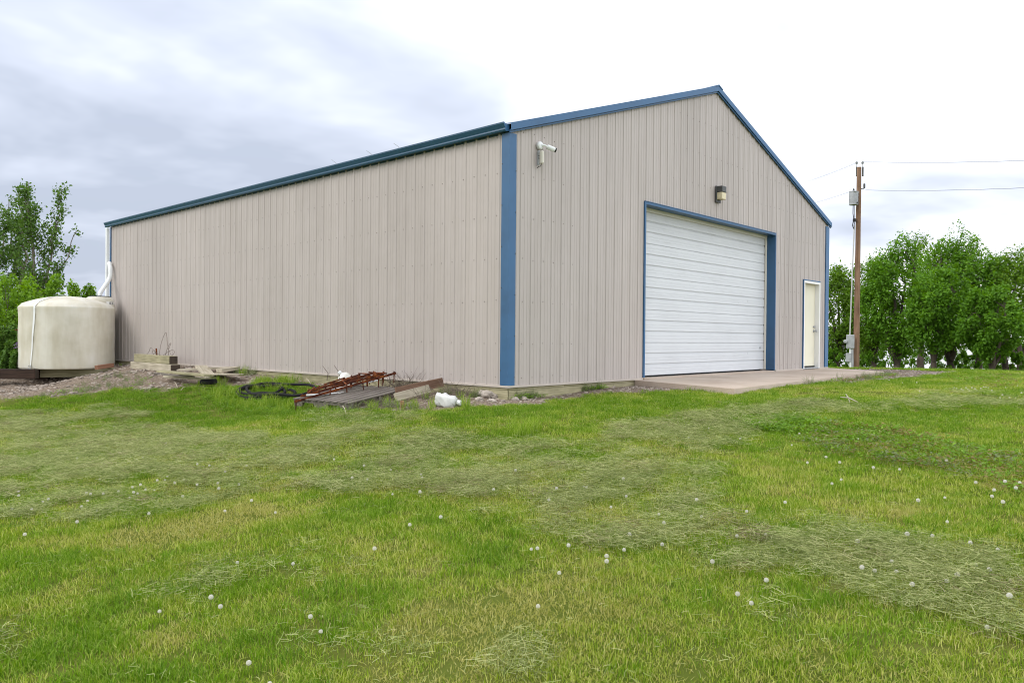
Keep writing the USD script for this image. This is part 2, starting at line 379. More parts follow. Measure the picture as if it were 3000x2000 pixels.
LEAF_S = leafy('shrub_leaves', [(0.1, (0.090, 0.190, 0.012)), (0.5, (0.160, 0.310, 0.020)), (0.9, (0.270, 0.440, 0.045))])
LEAF_L = leafy('lilac_leaves', [(0.1, (0.050, 0.120, 0.018)), (0.5, (0.090, 0.190, 0.025)), (0.9, (0.160, 0.260, 0.050))])
BARK = painted('bark', (0.075, 0.058, 0.044), 0.95, 0.4, 5, (1, 1, 0.3), bump=0.02, bscale=12)
BARKPALE = painted('pale_bark', (0.17, 0.145, 0.115), 0.95, 0.35, 5, (1, 1, 0.3))
LILAC = painted('lilac_petals', (0.30, 0.16, 0.42), 0.7, 0.3, 20)

# ------------------------------------------------------------------ ground
_e = np.array([G(*q)[:2] for q in ((-250, 1172), (-80, 1170), (0, 1166), (110, 1158), (220, 1150), (310, 1140), (380, 1128), (440, 1136), (500, 1142), (560, 1125), (620, 1135), (700, 1152), (720, 1122), (790, 1116), (880, 1122), (960, 1150), (1040, 1200), (1180, 1205), (1330, 1196), (1420, 1186), (1490, 1182))])
_e = _e[np.argsort(_e[:, 1])]
def edge_x(y):
    """where the mown grass ends along the side wall"""
    return np.interp(y, _e[:, 1], _e[:, 0]) - .16 * smooth01(5.5, 7, y) * (1 - smooth01(10.5, 12, y))
def smooth01(a, b, x):
    t = np.clip((x - a) / (b - a), 0, 1)
    return t * t * (3 - 2 * t)
def vnoise(x, y, s, seed=0):
    import meshkit
    return meshkit.fbm(np.stack([np.asarray(x) * s, np.asarray(y) * s, np.zeros_like(np.asarray(x, float))], -1), 3, seed)
def dirt(x, y):
    x = np.asarray(x, float); y = np.asarray(y, float)
    n = (vnoise(x, y, 1.6, 5) - 0.5) * 0.9
    side = smooth01(-0.12, 0.18, x - edge_x(y) + n * 0.55) * (y > -0.6) * (y < 19) * (x < 0.3)
    strip = np.interp(x, [-0.6, 0, 0.8, 1.6, 2.0, 2.45, 3.3], [0.28, 0.42, 0.55, 0.55, 1.0, 1.35, 1.4])
    front = smooth01(-0.1, 0.12, y + strip + n * 0.4) * (x > -0.6) * (x < 3.4) * (y < 0.3)
    apron = smooth01(-0.1, 0.12, y + 2.85 + n * 0.9) * smooth01(6.0, 7.0, x) * (x < 13.6) * (y < 0.3)
    right = smooth01(0.16, 0.26, n) * smooth01(9, 13, x) * (y < -3) * 0.5
    return np.clip(np.maximum.reduce([side, front, apron, right]), 0, 1)

def axis(lo, hi, step, far_lo, far_hi):
    a = list(np.arange(lo, hi + 1e-6, step))
    s, x = step, hi
    while x < far_hi:
        s *= 1.25; x += s; a.append(min(x, far_hi))
    s, x = step, lo; b = []
    while x > far_lo:
        s *= 1.25; x -= s; b.append(max(x, far_lo))
    return np.array(b[::-1] + a)
gx = axis(-13, 17, 0.125, -3500, 3500); gy = axis(-12, 19, 0.125, -3500, 3500)
GX, GY = np.meshgrid(gx, gy, indexing='ij')
_d = dirt(GX.ravel(), GY.ravel())
GZ = (height(GX.ravel(), GY.ravel()) + _d * ((vnoise(GX.ravel(), GY.ravel(), 2.4, 61) - .5) * .10 + (vnoise(GX.ravel(), GY.ravel(), 6.0, 62) - .5) * .05) * (GY.ravel() > 1.0)).reshape(GX.shape)
nx, ny = GX.shape
ii, jj = np.meshgrid(np.arange(nx - 1), np.arange(ny - 1), indexing='ij')
q = np.stack([ii * ny + jj, (ii + 1) * ny + jj, (ii + 1) * ny + jj + 1, ii * ny + jj + 1], -1).reshape(-1, 4)
gv = np.stack([GX.ravel(), GY.ravel(), GZ.ravel()], 1)
GROUND = mat('ground_soil_and_thatch', {
    'g': ('geometry', {}), 'at': ('attribute', {'attribute': 'dirt'}),
    'n': ('noise_texture', {'scale': 0.8, 'detail': 6.0, 'roughness': 0.65}), 'n2': ('noise_texture', {'scale': 22.0, 'detail': 5.0, 'roughness': 0.7}),
    'vo': ('voronoi_texture', {'scale': 34.0}),
    'gr': ('rgb_ramp', {'ramp': [(0.3, (0.062, 0.088, 0.014)), (0.5, (0.095, 0.118, 0.022)), (0.7, (0.145, 0.145, 0.040))]}),
    'dr': ('rgb_ramp', {'ramp': [(0.3, (0.090, 0.068, 0.052)), (0.5, (0.215, 0.172, 0.135)), (0.68, (0.430, 0.365, 0.300))]}),
    'dv': ('mix_color', {'blend_type': 'multiply', 'fac': 0.5}), 'vs': ('rgb_ramp', {'ramp': [(0.0, (1.25, 1.2, 1.15)), (0.6, (0.6, 0.58, 0.56))]}),
    'mx': ('mix_color', {}), 'b': ('bump', {'strength': 0.7, 'distance': 0.02}), 'p': ('principled_bsdf', {'roughness': 1.0, 'specular_ior_level': 0.0})},
    [('g.position', 'n.vector'), ('g.position', 'n2.vector'), ('g.position', 'vo.vector'), ('n.fac', 'gr.fac'), ('n2.fac', 'dr.fac'), ('dr.color', 'dv.a'), ('vo.distance', 'vs.fac'), ('vs.color', 'dv.b'),
     ('at.fac', 'mx.fac'), ('gr.color', 'mx.a'), ('dv.result', 'mx.b'), ('mx.result', 'p.base_color'), ('n2.fac', 'b.height'), ('b.normal', 'p.normal')])
ground = usdkit.mesh(stage, '/World/ground', (gv, q), GROUND, True)
tag(ground, kind='structure')
UsdGeom.PrimvarsAPI(ground).CreatePrimvar('dirt', Sdf.ValueTypeNames.FloatArray, 'vertex').Set(Vt.FloatArray.FromNumpy(dirt(GX.ravel(), GY.ravel()).astype(np.float32)))

WATER = mat('lake_water', {
    'g': ('geometry', {}), 'm': ('mapping', {'scale': (0.6, 0.2, 1)}), 'n': ('noise_texture', {'scale': 1.0, 'detail': 3.0}), 'b': ('bump', {'strength': 0.25, 'distance': 0.1}),
    'p': ('principled_bsdf', {'base_color': (0.05, 0.07, 0.09), 'roughness': 0.08})},
    [('g.position', 'm.vector'), ('m.vector', 'n.vector'), ('n.fac', 'b.height'), ('b.normal', 'p.normal')])
tag(MB().add([(60, -3400, -4.25), (3400, -3400, -4.25), (3400, 3400, -4.25), (60, 3400, -4.25)], [(0, 1, 2, 3)]).build('water', WATER), kind='structure')

# concrete apron in front of the big door, two slabs with a saw-cut joint
apron = tag(holder('pavement'), kind='structure')
for poly in ([(2.42, -2.32), (7.5, -1.97), (7.5, -.03), (3.24, -.03)], [(7.508, -1.965), (11.3, -1.70), (12.35, -.03), (7.508, -.03)]):
    MB().prism(poly, 2, -.21, -.03, lambda u, v, s: (u, v, s)).build('concrete_slab', CONCRETE, apron)
MB().box((3.55, -0.029, -0.2), (9.0, 0.45, -0.012), 0.004).build('door_sill', CONCRETE, apron)

# ------------------------------------------------------------------ the shed
W, L, H, SL = 12.254, 15.112, 3.66, 0.3315
RZ = H + SL * W / 2
shed = thing('metal_shed', 'long tan ribbed-metal pole shed with blue trim and a big white overhead door', 'shed')
RIB = 0.2385
def rib_profile(s0, n, extra):
    """(along, out) points of a panel that starts at the rib s0 and carries n ribs; the last rib laps over the next panel"""
    pts = []
    for k in range(n):
        c = s0 + k * RIB; e = extra if k == n - 1 else 0.0
        pts += [(c - .028 - e, e * .5), (c - .014 - e, .0115 + e), (c + .014 + e, .0115 + e), (c + .028 + e, e * .5)]
        if k < n - 1:
            for m in (0.085, 0.1535):
                pts += [(c + m - .011, 0), (c + m - .005, .0035), (c + m + .005, .0035), (c + m + .011, 0)]
    return pts
def panel(pts, lo, hi, top, bottoms, to3):
    """a sheet through the profile, cut at lo and hi along, from bottoms(s) to top(s)"""
    s = np.array([p[0] for p in pts]); o = np.array([p[1] for p in pts])
    brk = [b for b in (3.526, 9.023, 10.633, 11.690, W / 2) if lo < b < hi] if bottoms is not zero else []
    ss = np.unique(np.concatenate([s[(s > lo) & (s < hi)], [max(lo, s[0]), min(hi, s[-1])], brk]))
    ss = ss[(ss >= s[0]) & (ss <= s[-1])]
    if len(ss) < 2:
        return None
    oo = np.interp(ss, s, o)
    mb = MB()
    for a, b, oa, ob in zip(ss[:-1], ss[1:], oo[:-1], oo[1:]):
        z0 = bottoms((a + b) / 2)
        mb.add([to3(a, oa, z0), to3(b, ob, z0), to3(b, ob, top(b)), to3(a, oa, top(a))], [(0, 1, 2, 3)])
    return mb
def zero(s): return 0.0
side_wall = holder('side_wall', shed)
k = 0
while True:
    s0 = 0.199 + 4 * RIB * k - (RIB if k == 0 else RIB)
    if s0 > L - 0.1:
        break
    mb = panel(rib_profile(s0, 5, .0016), 0.02, L - 0.02, lambda s: H + 0.06, zero, lambda s, o, z: (-o, s, z))
    if mb:
        mb.build('siding_panel', SIDING, side_wall)
    k += 1
gable = holder('gable_wall', shed)
def gbot(s): return 3.12 if 3.526 < s < 9.023 else 2.15 if 10.633 < s < 11.690 else 0.0
k = 0
while True:
    s0 = 0.259 - RIB + 4 * RIB * k
    if s0 > W - 0.05:
        break
    mb = panel(rib_profile(s0, 5, .0016), 0.02, W - 0.02, lambda s: H + 0.03 + SL * min(s, W - s), gbot, lambda s, o, z: (s, -o, z))
    if mb:
        mb.build('siding_panel', SIDING, gable)
    k += 1
# the two walls that the picture does not show
MB().add([(W, 0, -.3), (W, L, -.3), (W, L, H + .08), (W, 0, H + .08)], [(0, 1, 2, 3)]).build('far_side_wall', SIDING, shed)
MB().add([(0, L, -.3), (W, L, -.3), (W, L, H), (W / 2, L, RZ), (0, L, H)], [(0, 1, 2), (0, 2, 4), (4, 2, 3)]).build('rear_wall', SIDING, shed)

# screws in rows
mb = MB()
def screw(c, n):
    n = np.array(n, float); a = np.array([n[1], -n[0], 0.0]); u = np.array([0, 0, 1.0])
    r = 0.0075
    ring = [c + r * (math.cos(t) * a + math.sin(t) * u) for t in np.arange(6) * math.pi / 3]
    mb.add(np.vstack([ring, [p + n * .006 for p in ring], [c + n * .008]]), [(i, (i + 1) % 6, 6 + (i + 1) % 6) for i in range(6)] + [(i, 6 + (i + 1) % 6, 6 + i) for i in range(6)] + [(6 + i, 6 + (i + 1) % 6, 12) for i in range(6)])
rng = random.Random(4)
for r in range(10):
    z = 0.113 if r == 0 else 0.612 + 0.624 * (r - 1)
    for i in range(52):
        x = 0.306 + i * 0.2345
        if x > W - 0.2 or z > H - .02 + SL * min(x, W - x) or (3.45 < x < 9.1 and z < 3.2) or (10.55 < x < 11.75 and z < 2.25):
            continue
        screw(np.array([x + rng.uniform(-.006, .006), -0.0005, z + rng.uniform(-.012, .012)]), (0, -1, 0))
for r in range(7):
    z = 0.113 if r == 0 else 0.612 + 0.624 * (r - 1) - (0.1 if r == 6 else 0)
    for i in range(63):
        y = 0.245 + i * RIB
        if z < H and y < L - .1:
            screw(np.array([-0.0005, y + rng.uniform(-.006, .006), z + rng.uniform(-.012, .012)]), (-1, 0, 0))
tag(mb.build('screws', SCREW, shed), kind='stuff')
mb = MB()
for k_ in range(6):
    screw(np.array([.118, -.0245, .12 + .6 * k_]), (0, -1, 0)); screw(np.array([-.0245, .118, .22 + .6 * k_]), (-1, 0, 0)); screw(np.array([W - .175, -.0245, .2 + .6 * k_]), (0, -1, 0))
tag(mb.build('trim_screws', DARKMETAL, shed), kind='stuff')

# corner posts
def ell(cx, cy, sx, sy, wx, wy, t=.024):
    """plan of an angle trim whose outer corner is at (cx, cy) and whose legs run towards +sx, +sy"""
    o = [(-t, -t), (wx, -t), (wx, 0.001), (0.001, 0.001), (0.001, wy), (-t, wy)]
    pts = [(cx + sx * a, cy + sy * b) for a, b in o]
    return pts if sx * sy > 0 else pts[::-1]
for (cx, cy, sx, sy, wx, wy) in ((0, 0, 1, 1, .128, .130), (W, 0, -1, 1, .19, .17), (0, L, 1, -1, .1, .015), (W, L, -1, -1, .15, .15)):
    MB().prism(ell(cx, cy, sx, sy, wx, wy), 2, 0.002, H - 0.004, lambda u, v, s: (u, v, s)).build('corner_post', BLUE, shed)

# base trim and skirt boards
mb = MB()
def flange(to3, a, b):
    mb.prism([(0, -.034), (.012, -.034), (.034, -.030), (.034, -.004), (.026, 0.0), (0, 0.0)], 0, a, b, to3)
flange(lambda u, v, s: (-u, s, v), -.034, L)
MBX = mb; MBX.build('base_trim', TANTRIM, shed)
for a, b in ((0.0, 3.50), (9.05, 10.62), (11.70, W + .02)):
    mb = MB(); flange(lambda u, v, s: (s, -u, v), a, b); mb.build('base_trim', TANTRIM, shed)
def skirt(a, b, z0, z1, out, wall):
    lo, hi = (((-out, a, z0), (0, b, z1)) if wall == 'side' else ((a, -out, z0), (b, 0, z1)))
    c = (np.array(lo) + hi) / 2
    m = MB().box(np.array(lo) - c, np.array(hi) - c, .003)
    if wall == 'side':       # run the grain along the board
        R = rotz(math.pi / 2); m = MB().box(((a - b) / 2, -out / 2, (z0 - z1) / 2), ((b - a) / 2, out / 2, (z1 - z0) / 2), .003)
        m.build('skirt_board', TREATED, shed, loc=c, rot=R)
    else:
        m.build('skirt_board', TREATED, shed, loc=c)
for cuts, z0, z1, out in (([-.014, 1.75, 5.22, 8.9, 12.5, L], -.066, -.036, .013), ([-.018, 3.1, 6.7, 10.4, L], -.36, -.069, .018)):
    for a, b in zip(cuts[:-1], cuts[1:]):
        skirt(a + .003, b - .003, z0, z1, out, 'side')
for cuts, z0, z1, out in (([.006, 1.30, 3.48], -.066, -.036, .013), ([.006, 2.62, 3.48], -.36, -.069, .018), ([9.1, W - .01], -.2, -.036, .012)):
    for a, b in zip(cuts[:-1], cuts[1:]):
        skirt(a + .002, b - .002, z0, z1, out, 'gable')

# roof: ribbed panels down both slopes, rake trim, ridge cap, gutter
RV = 0.118
def roof_panel(s0, left):
    pts = [(max(0.0, min(L, a)), b) for a, b in rib_profile(s0, 5, .0016)]
    pts = [p for i, p in enumerate(pts) if i == 0 or p[0] > pts[i - 1][0] + 1e-6]
    if len(pts) < 3:
        return
    mb = MB(); n = len(pts)
    xe, xr = -0.07, W / 2
    for top in (1,):
        v = []
        for x in (xe, xr):
            zb = H + RV + SL * max(x, -1)
            v += [((x if left else W - x), s, zb + o) for s, o in pts] + [((x if left else W - x), s, zb - .012) for s, o in pts]
        f = []
        for i in range(n - 1):
            f += [(i, i + 1, 2 * n + i + 1, 2 * n + i), (n + i, 2 * n + n + i, 2 * n + n + i + 1, n + i + 1), (i, n + i, n + i + 1, i + 1)]
        mb.add(v, f)
    mb.build('roof_panel', ROOF, roof)
roof = holder('roof', shed)
for left in (True, False):
    for k in range(16):
        roof_panel(0.1 + 4 * RIB * k, left)
MB().prism([(-.16, -.053 + RV), (0, RV + .002), (.16, -.053 + RV), (.16, -.035 + RV), (0, .025 + RV), (-.16, -.035 + RV)], 1, -.075, L + .05, lambda u, v, s: (W / 2 + u, s, RZ + v + .016)).build('ridge_cap', BLUE, roof)
MB().box((-.006, .02, H - .01), (-.001, L, H + RV - .014)).build('eave_fascia', ROOF, shed)
MB().box((W + .001, .02, H - .01), (W + .006, L, H + RV - .014)).build('eave_fascia', ROOF, shed)
for left in (True, False):
    mb = MB()
    xs = lambda s: s if left else W - s
    a, b = (-.032, W / 2) if left else (-.09, W / 2)
    mp = lambda u, v, s: (xs(s), -u, H + SL * s + v)
    fl = (lambda P: P) if left else (lambda P: P[::-1])
    mb.prism(fl([(.030, .034), (.066, .030), (.066, .137), (-.11, .137 + .012), (-.11, .137), (.056, .126), (.056, .045), (.030, .046)]), 0, a, b, mp)
    mb.prism(fl([(.024, .000), (.044, -.002), (.044, .024), (.024, .030)]), 0, a, b, mp)
    mb.build('rake_trim', BLUE, shed)
# K-style gutter along the visible eave
g = [(-.010, H + .012), (-.085, H + .008), (-.100, H + .030), (-.092, H + .052), (-.112, H + .085), (-.128, H + .112), (-.128, H + .132), (-.112, H + .134), (-.112, H + .126), (-.120, H + .124), (-.120, H + .113), (-.104, H + .086), (-.085, H + .054), (-.092, H + .030), (-.080, H + .015), (-.014, H + .018), (-.014, H + .12), (-.010, H + .12)]
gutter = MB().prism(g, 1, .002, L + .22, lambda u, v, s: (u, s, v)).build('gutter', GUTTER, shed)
MB().prism([(-.012, H + .0125), (-.085, H + .0085), (-.1, H + .030), (-.092, H + .052), (-.112, H + .085), (-.128, H + .112), (-.128, H + .132), (-.06, H + .10), (-.012, H + .118)], 1, -.003, .0015, lambda u, v, s: (u, s, v)).build('end_cap', BLUE, gutter)
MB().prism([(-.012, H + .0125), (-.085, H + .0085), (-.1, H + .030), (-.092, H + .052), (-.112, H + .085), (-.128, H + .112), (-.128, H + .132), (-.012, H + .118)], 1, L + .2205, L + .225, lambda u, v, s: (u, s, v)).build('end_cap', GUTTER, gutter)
# thin wire ends that stick up behind the gutter
for px, py in ((1118, 440), (1108, 447), (1060, 465)):
    pass
for y in (4.25, 3.2, 2.45):
    MB().tube([(-.03, y, H + .13), (-.05, y + .03, H + .19), (-.09, y + .10, H + .245)], .004, 5).build('snow_clip', GALV, roof)

# downspout at the far corner, and the slanted pipe down to the small tank
ds = MB().box((-.115, L + .035, -.1), (-.03, L + .12, H - .02), .012).build('downspout', PVC, shed)

# overhead door
dl, dr, dt = 3.526, 9.023, 3.1435
JD = 0.21
od = holder('overhead_door', shed)
mb = MB()
mb.box((dl, -.027, 0.0), (dl + .042, JD, dt)); mb.build('door_jamb', BLUE, od)
MB().box((dr - .034, -.027, 0.0), (dr, JD, dt)).build('door_jamb', BLUE, od)
MB().box((dl + .043, -.0265, dt - .040), (dr - .035, JD, dt + .002)).build('door_header', BLUE, od)
MB().box((dl + .003, -.035, dt + .003), (dr - .003, -.002, dt + .012)).build('drip_cap', BLUE, od)
MB().box((dr - .034 - .055, JD - .03, 0.0), (dr - .035, JD, dt - .041)).build('door_stop', CREAMTRIM, od)
MB().box((dl + .043, JD - .03, 0.0), (dl + .043 + .05, JD, dt - .041)).build('door_stop', CREAMTRIM, od)
MB().box((dl + .095, JD - .032, dt - .11), (dr - .09, JD - .002, dt - .041)).build('door_stop', CREAMTRIM, od)
SEC = [(0.0, 0), (.003, .006), (.006, 0), (.075, 0), (.0775, .0032), (.083, 0), (.126, 0), (.1285, .0032), (.134, 0), (.186, 0), (.188, .012), (.196, .012), (.226, 0), (.278, 0), (.2805, .0032), (.286, 0), (.324, 0), (.3265, .0032), (.332, 0), (.386, 0), (.388, .012), (.396, .012), (.426, 0), (.478, 0), (.4805, .0032), (.486, 0), (.530, 0), (.5325, .0032), (.538, 0), (.604, 0), (.607, .006), (.6095, .006)]
for k in range(6):
    zt = 0.015 + 0.61 * (k + 1)
    x0, x1 = dl + .05, dr - .042 - .004 * 0
    v, f = [], []
    for d, o in SEC:
        z = zt - d
        if z > dt - .06:
            z = dt - .06 - (d * 1e-3)
        for x in (x0, x1 - .052):
            v.append((x, JD + .004 + o, z))
    for i in range(len(SEC) - 1):
        if abs(v[2 * i][2] - v[2 * i + 2][2]) > 1e-4:
            f.append((2 * i, 2 * i + 1, 2 * i + 3, 2 * i + 2))
    if f:
        MB().add(v, f).build('door_section', WHITE, od)
for k in range(5):
    for d in (.186, .386):
        z = 0.015 + 0.61 * (k + 1) - d
        MB().box((dr - .104, JD - .003, z - .022), (dr - .0895, JD + .003, z)).build('hinge_gap', BLACK, od)
MB().box((dl + .05, JD - .01, -.011), (dr - .09, JD + .03, .016), .004).build('bottom_seal', RUBBER, od)
MB().box((8.70, JD - .001, .49), (8.79, JD + .0035, .535)).build('lift_label', GALV, od)
MB().box((dr - .30, JD - .05, -.011), (dr - .07, JD + .03, .022), .008).build('door_stop_block', GREYWOOD, od)
MB().box((dl - .02, -.06, -.03), (dl + .16, JD, 0.004), .01).build('door_stop_block', CONCRETE, od)
# scuffs where the door was hit
for x, z, dx, dz in ((7.62, 1.50, .05, .004), (8.10, 1.53, .004, .05), (8.10, .36, .004, .06)):
    MB().box((x, JD + .0015, z), (x + dx, JD + .0035, z + dz)).build('scuff', GALV, od)

# walk-in door at the right
ml, mr, mt = 10.633, 11.690, 2.172
md = holder('walk_in_door', shed)
MB().box((ml, -.033, 0.0), (ml + .022, .02, mt - .001)).build('door_trim', BLUE, md)
MB().box((ml, -.036, mt), (mr, .02, mt + .022)).build('door_trim', BLUE, md)
fr = MB().box((ml + .0225, -.031, -.02), (ml + .075, .11, mt - .003)).box((mr - .060, -.031, -.02), (mr, .11, mt - .003)).box((ml + .0755, -.0305, mt - .058), (mr - .0605, .11, mt - .003)).build('door_frame', FRAMEWHITE, md)
MB().box((ml + .076, .085, .012), (mr - .061, .125, mt - .060), .003).build('door_slab', DOORCREAM, md)
MB().box((ml + .076, -.03, -.02), (mr - .061, .11, .008), .004).build('threshold', GALV, md)
kx = mr - .135
MB().lathe([(0, 0), (.032, 0), (.032, .012), (.012, .014), (.012, .05), (.030, .055), (.033, .075), (.022, .09), (0, .092)], 20).build('door_knob', GALV, md, loc=(kx, .085, .93), rot=np.array([[1, 0, 0], [0, 0, -1], [0, 1, 0.0]]))
MB().box((kx - .04, .055, 1.02), (kx + .05, .084, 1.06), .006).build('deadbolt', GALV, md)
MB().box((ml + .08, .072, .013), (mr - .064, .0845, .045)).build('door_sweep', RUBBER, md)

# ------------------------------------------------------------------ things fixed to the gable
lamp = thing('wall_light', 'dark bronze wall light with a cream glass lens above the big white door', 'wall light')
lx, lz = 6.106, 3.475
MB().box((lx, -.045, lz), (lx + .20, -.018, lz + .335), .006).build('back_plate', DARKMETAL, lamp)
MB().box((lx + .012, -.17, lz + .200), (lx + .195, -.0455, lz + .325), .010).build('housing', DARKMETAL, lamp)
MB().box((lx + .018, -.165, lz + .055), (lx + .188, -.0455, lz + .199), .010).build('lens', LENS, lamp)
cam_t = thing('security_camera', 'white bullet security camera on a round base, high on the gable near the blue corner', 'camera')
cc = PY(1580, 427, -.03)
MB().lathe([(0, 0), (.058, 0), (.058, .035), (.052, .048), (.03, .056), (0, .058)], 24).build('mounting_base', PVC, cam_t, True, loc=(cc[0], -.018, cc[2]), rot=np.array([[1, 0, 0], [0, 0, -1], [0, 1, 0.0]]))
tip = np.array([cc[0] + .115, -.11, cc[2] - .015])
MB().tube([(cc[0] + .01, -.07, cc[2]), (cc[0] + .05, -.10, cc[2] + .004), tip - (.02, 0, 0)], [.022, .014, .014], 10).build('arm', PVC, cam_t, True)
dv = np.array([.80, -.50, -.30]); dv /= np.linalg.norm(dv)
MB().lathe([(0, 0), (.032, 0), (.036, .006), (.036, .125), (.030, .128), (0, .128)], 20).build('camera_body', PVC, cam_t, 40, loc=tip - dv * .02, rot=np.stack([np.cross((0, 0, 1), dv) / np.linalg.norm(np.cross((0, 0, 1), dv)), np.cross(dv, np.cross((0, 0, 1), dv)) / np.linalg.norm(np.cross((0, 0, 1), dv)), dv], 1))
MB().lathe([(0, .1285), (.033, .1285), (.034, .150), (.028, .150), (.026, .135), (0, .134)], 20).build('lens_hood', BLACK, cam_t, 40, loc=tip - dv * .02, rot=np.stack([np.cross((0, 0, 1), dv) / np.linalg.norm(np.cross((0, 0, 1), dv)), np.cross(dv, np.cross((0, 0, 1), dv)) / np.linalg.norm(np.cross((0, 0, 1), dv)), dv], 1))
ant = thing('wireless_antenna', 'slim cream wireless antenna on a bracket just below the white security camera', 'antenna')
a0 = PY(1579, 462, -.04)
MB().box((a0[0] - .022, -.05, a0[2] - .115), (a0[0] + .012, -.019, a0[2] + .105), .004).build('bracket', GALV, ant)
for dz in (-.02, .02):
    MB().box((a0[0] - .026, -.056, a0[2] + dz), (a0[0] + .02, -.0505, a0[2] + dz + .010)).build('clamp', BLACK, ant)
MB().box((a0[0] - .02, -.125, a0[2] - .10), (a0[0] + .026, -.0565, a0[2] + .095), .014).build('antenna_body', CREAMTRIM, ant)
MB().tube([(a0[0], -.09, a0[2] - .099), (a0[0] - .005, -.08, a0[2] - .135), (a0[0] - .02, -.05, a0[2] - .14), (a0[0] - .025, -.02, a0[2] - .16)], .005, 6).build('cable', BLACK, ant)

# ------------------------------------------------------------------ tanks, timbers and lumber along the side wall
TX, TY, TR = -1.224, 14.667, 1.104
tank = thing('water_tank', 'large round cream plastic water tank with a domed top, strapped down beside the shed', 'tank', loc=(TX, TY, -.20))
prof = [(TR - .03, 0), (TR, .03)] + [(TR + .004 * math.sin(z * 9), z) for z in np.linspace(.1, 1.50, 16)] + [(TR + .012, 1.535), (TR + .006, 1.575), (TR - .035, 1.615)]
for t in np.linspace(.93, 0, 14):
    prof.append((TR * t, 1.63 + .245 * (1 - t ** 2.1)))
MB().lathe(prof, 72).build('tank_body', POLY, tank, 35)
def tank_surface(ang, s):
    """a point on the tank at arc length parameter s: 0 at the foot, up the side and over the dome to 1 at the crown"""
    pr = np.array(prof); d = np.concatenate([[0], np.cumsum(np.hypot(*np.diff(pr, axis=0).T))]); d /= d[-1]
    r, z = np.interp(s, d, pr[:, 0]), np.interp(s, d, pr[:, 1])
    return np.array([r * math.cos(ang), r * math.sin(ang), z])
to_cam = math.atan2(CAM[1] - TY, CAM[0] - TX)
v = []
for i, s in enumerate(np.linspace(.03, 1.0, 40)):
    ang = to_cam - .80 + .10 * min(1, s / .55)
    c = tank_surface(ang, s); c2 = tank_surface(ang + .02, s)
    rad = np.array([math.cos(ang), math.sin(ang), 0.6 if s > .55 else 0]); side = np.array([-math.sin(ang), math.cos(ang), 0])
    wd = .014 + .016 * min(1, s / .5)
    v += [c + rad * .010 - side * wd, c + rad * .014 + side * wd]
MB().add(v, [(2 * i, 2 * i + 1, 2 * i + 3, 2 * i + 2) for i in range(39)]).build('strap', PVC, tank)
ang = to_cam - .80
rc = tank_surface(ang, .02) + np.array([math.cos(ang), math.sin(ang), 0]) * .03
MB().tube([rc + .045 * np.array([-math.sin(ang) * math.cos(t), math.cos(ang) * math.cos(t), math.sin(t) + .3]) for t in np.linspace(0, 2 * math.pi, 17)], .008, 6, False).build('strap_ring', GALV, tank, True)
for s, dz in ((.36, 0), (.12, 0), (.09, 0)):
    p = tank_surface(to_cam - 1.50, s)
    MB().box(p - (.05, .03, .012), p + (.01, .05, .012)).build('rusty_bracket', RUST, tank)

vd = np.array([TX - CAM[0], TY - CAM[1]]); vd /= np.linalg.norm(vd); vr = np.array([vd[1], -vd[0]])
nk = vr * .735 + vd * .10; NR, NT = .355, 1.895
MB().lathe([(NR + .02, 1.55), (NR + .005, NT - .14), (NR - .02, NT - .06), (NR - .07, NT - .02), (NR - .10, NT - .008), (0, NT - .008)], 40).build('filler_neck', POLY, tank, 35, loc=(*nk, 0))
MB().lathe([(NR - .10, NT - .007), (NR - .095, NT + .008), (NR - .12, NT + .014), (0, NT + .016)], 36).build('lid', BLACK, tank, 35, loc=(*nk, 0))
def sticker(name, m, a, b, z0, z1, out):
    mb = MB(); r_ = NR + .008 + out
    for j in range(4):
        u, w = to_cam + a + (b - a) * j / 4, to_cam + a + (b - a) * (j + 1) / 4
        mb.add([(r_ * math.cos(q_), r_ * math.sin(q_), z) for q_, z in ((u, z0), (w, z0), (w, z1), (u, z1))], [(0, 1, 2, 3)])
    mb.build(name, m, tank, loc=(*nk, 0))
sticker('sticker', FRAMEWHITE, .42, 1.30, NT - .215, NT - .135, .004)
for a_, b_, z0_, z1_ in ((.66, .72, .205, .145), (.72, .84, .205, .196), (.72, .82, .180, .171), (.72, .84, .154, .145), (.92, .97, .205, .145), (.97, 1.12, .205, .196), (.97, 1.12, .154, .145)):
    sticker('sticker_mark', BLACK, a_, b_, NT - z0_, NT - z1_, .006)
# slanted pipe from the downspout to the barrel
nt_ = np.array([TX + nk[0], TY + nk[1], NT - .20])
sp = np.array([PX(320, 770, -.09), PX(324, 788, -.10), PX(323.5, 808, -.11), PX(318, 822, -.16), nt_ + (.02, .02, .11), nt_ + (-.0, -.0, .0)]); tt = np.linspace(0, 5, 26)
curve = np.stack([np.interp(tt, range(6), sp[:, k]) for k in range(3)], 1)
for _ in range(2):
    curve[1:-1] = (curve[:-2] + 2 * curve[1:-1] + curve[2:]) / 4
MB().tube(curve, .055, 12).build('filler_pipe', PVC, shed, True)

def timber(name, label, A, B, w, h, m, cat='timber', group=None, ch=.006, endm=None, roll=0.0, twist=0.0):
    """a board or beam whose bottom centre line runs from A to B"""
    A, B = np.asarray(A, float), np.asarray(B, float)
    R = frame(B - A)
    if roll:
        c, s = math.cos(roll), math.sin(roll); R = R @ np.array([[1, 0, 0], [0, c, -s], [0, s, c]])
    ln = np.linalg.norm(B - A)
    mb = MB().box((0, -w / 2, 0), (ln, w / 2, h), ch)
    if endm is None:
        o = mb.build(name, m, None, loc=A, rot=R)
    else:
        o = holder(name, None, A, R)
        mb.build('beam', m, o)
        MB().box((-.0025, -w / 2 + ch, ch), (-.0005, w / 2 - ch, h - ch)).build('end_grain', endm, o)
    return tag(o, label, cat, group)

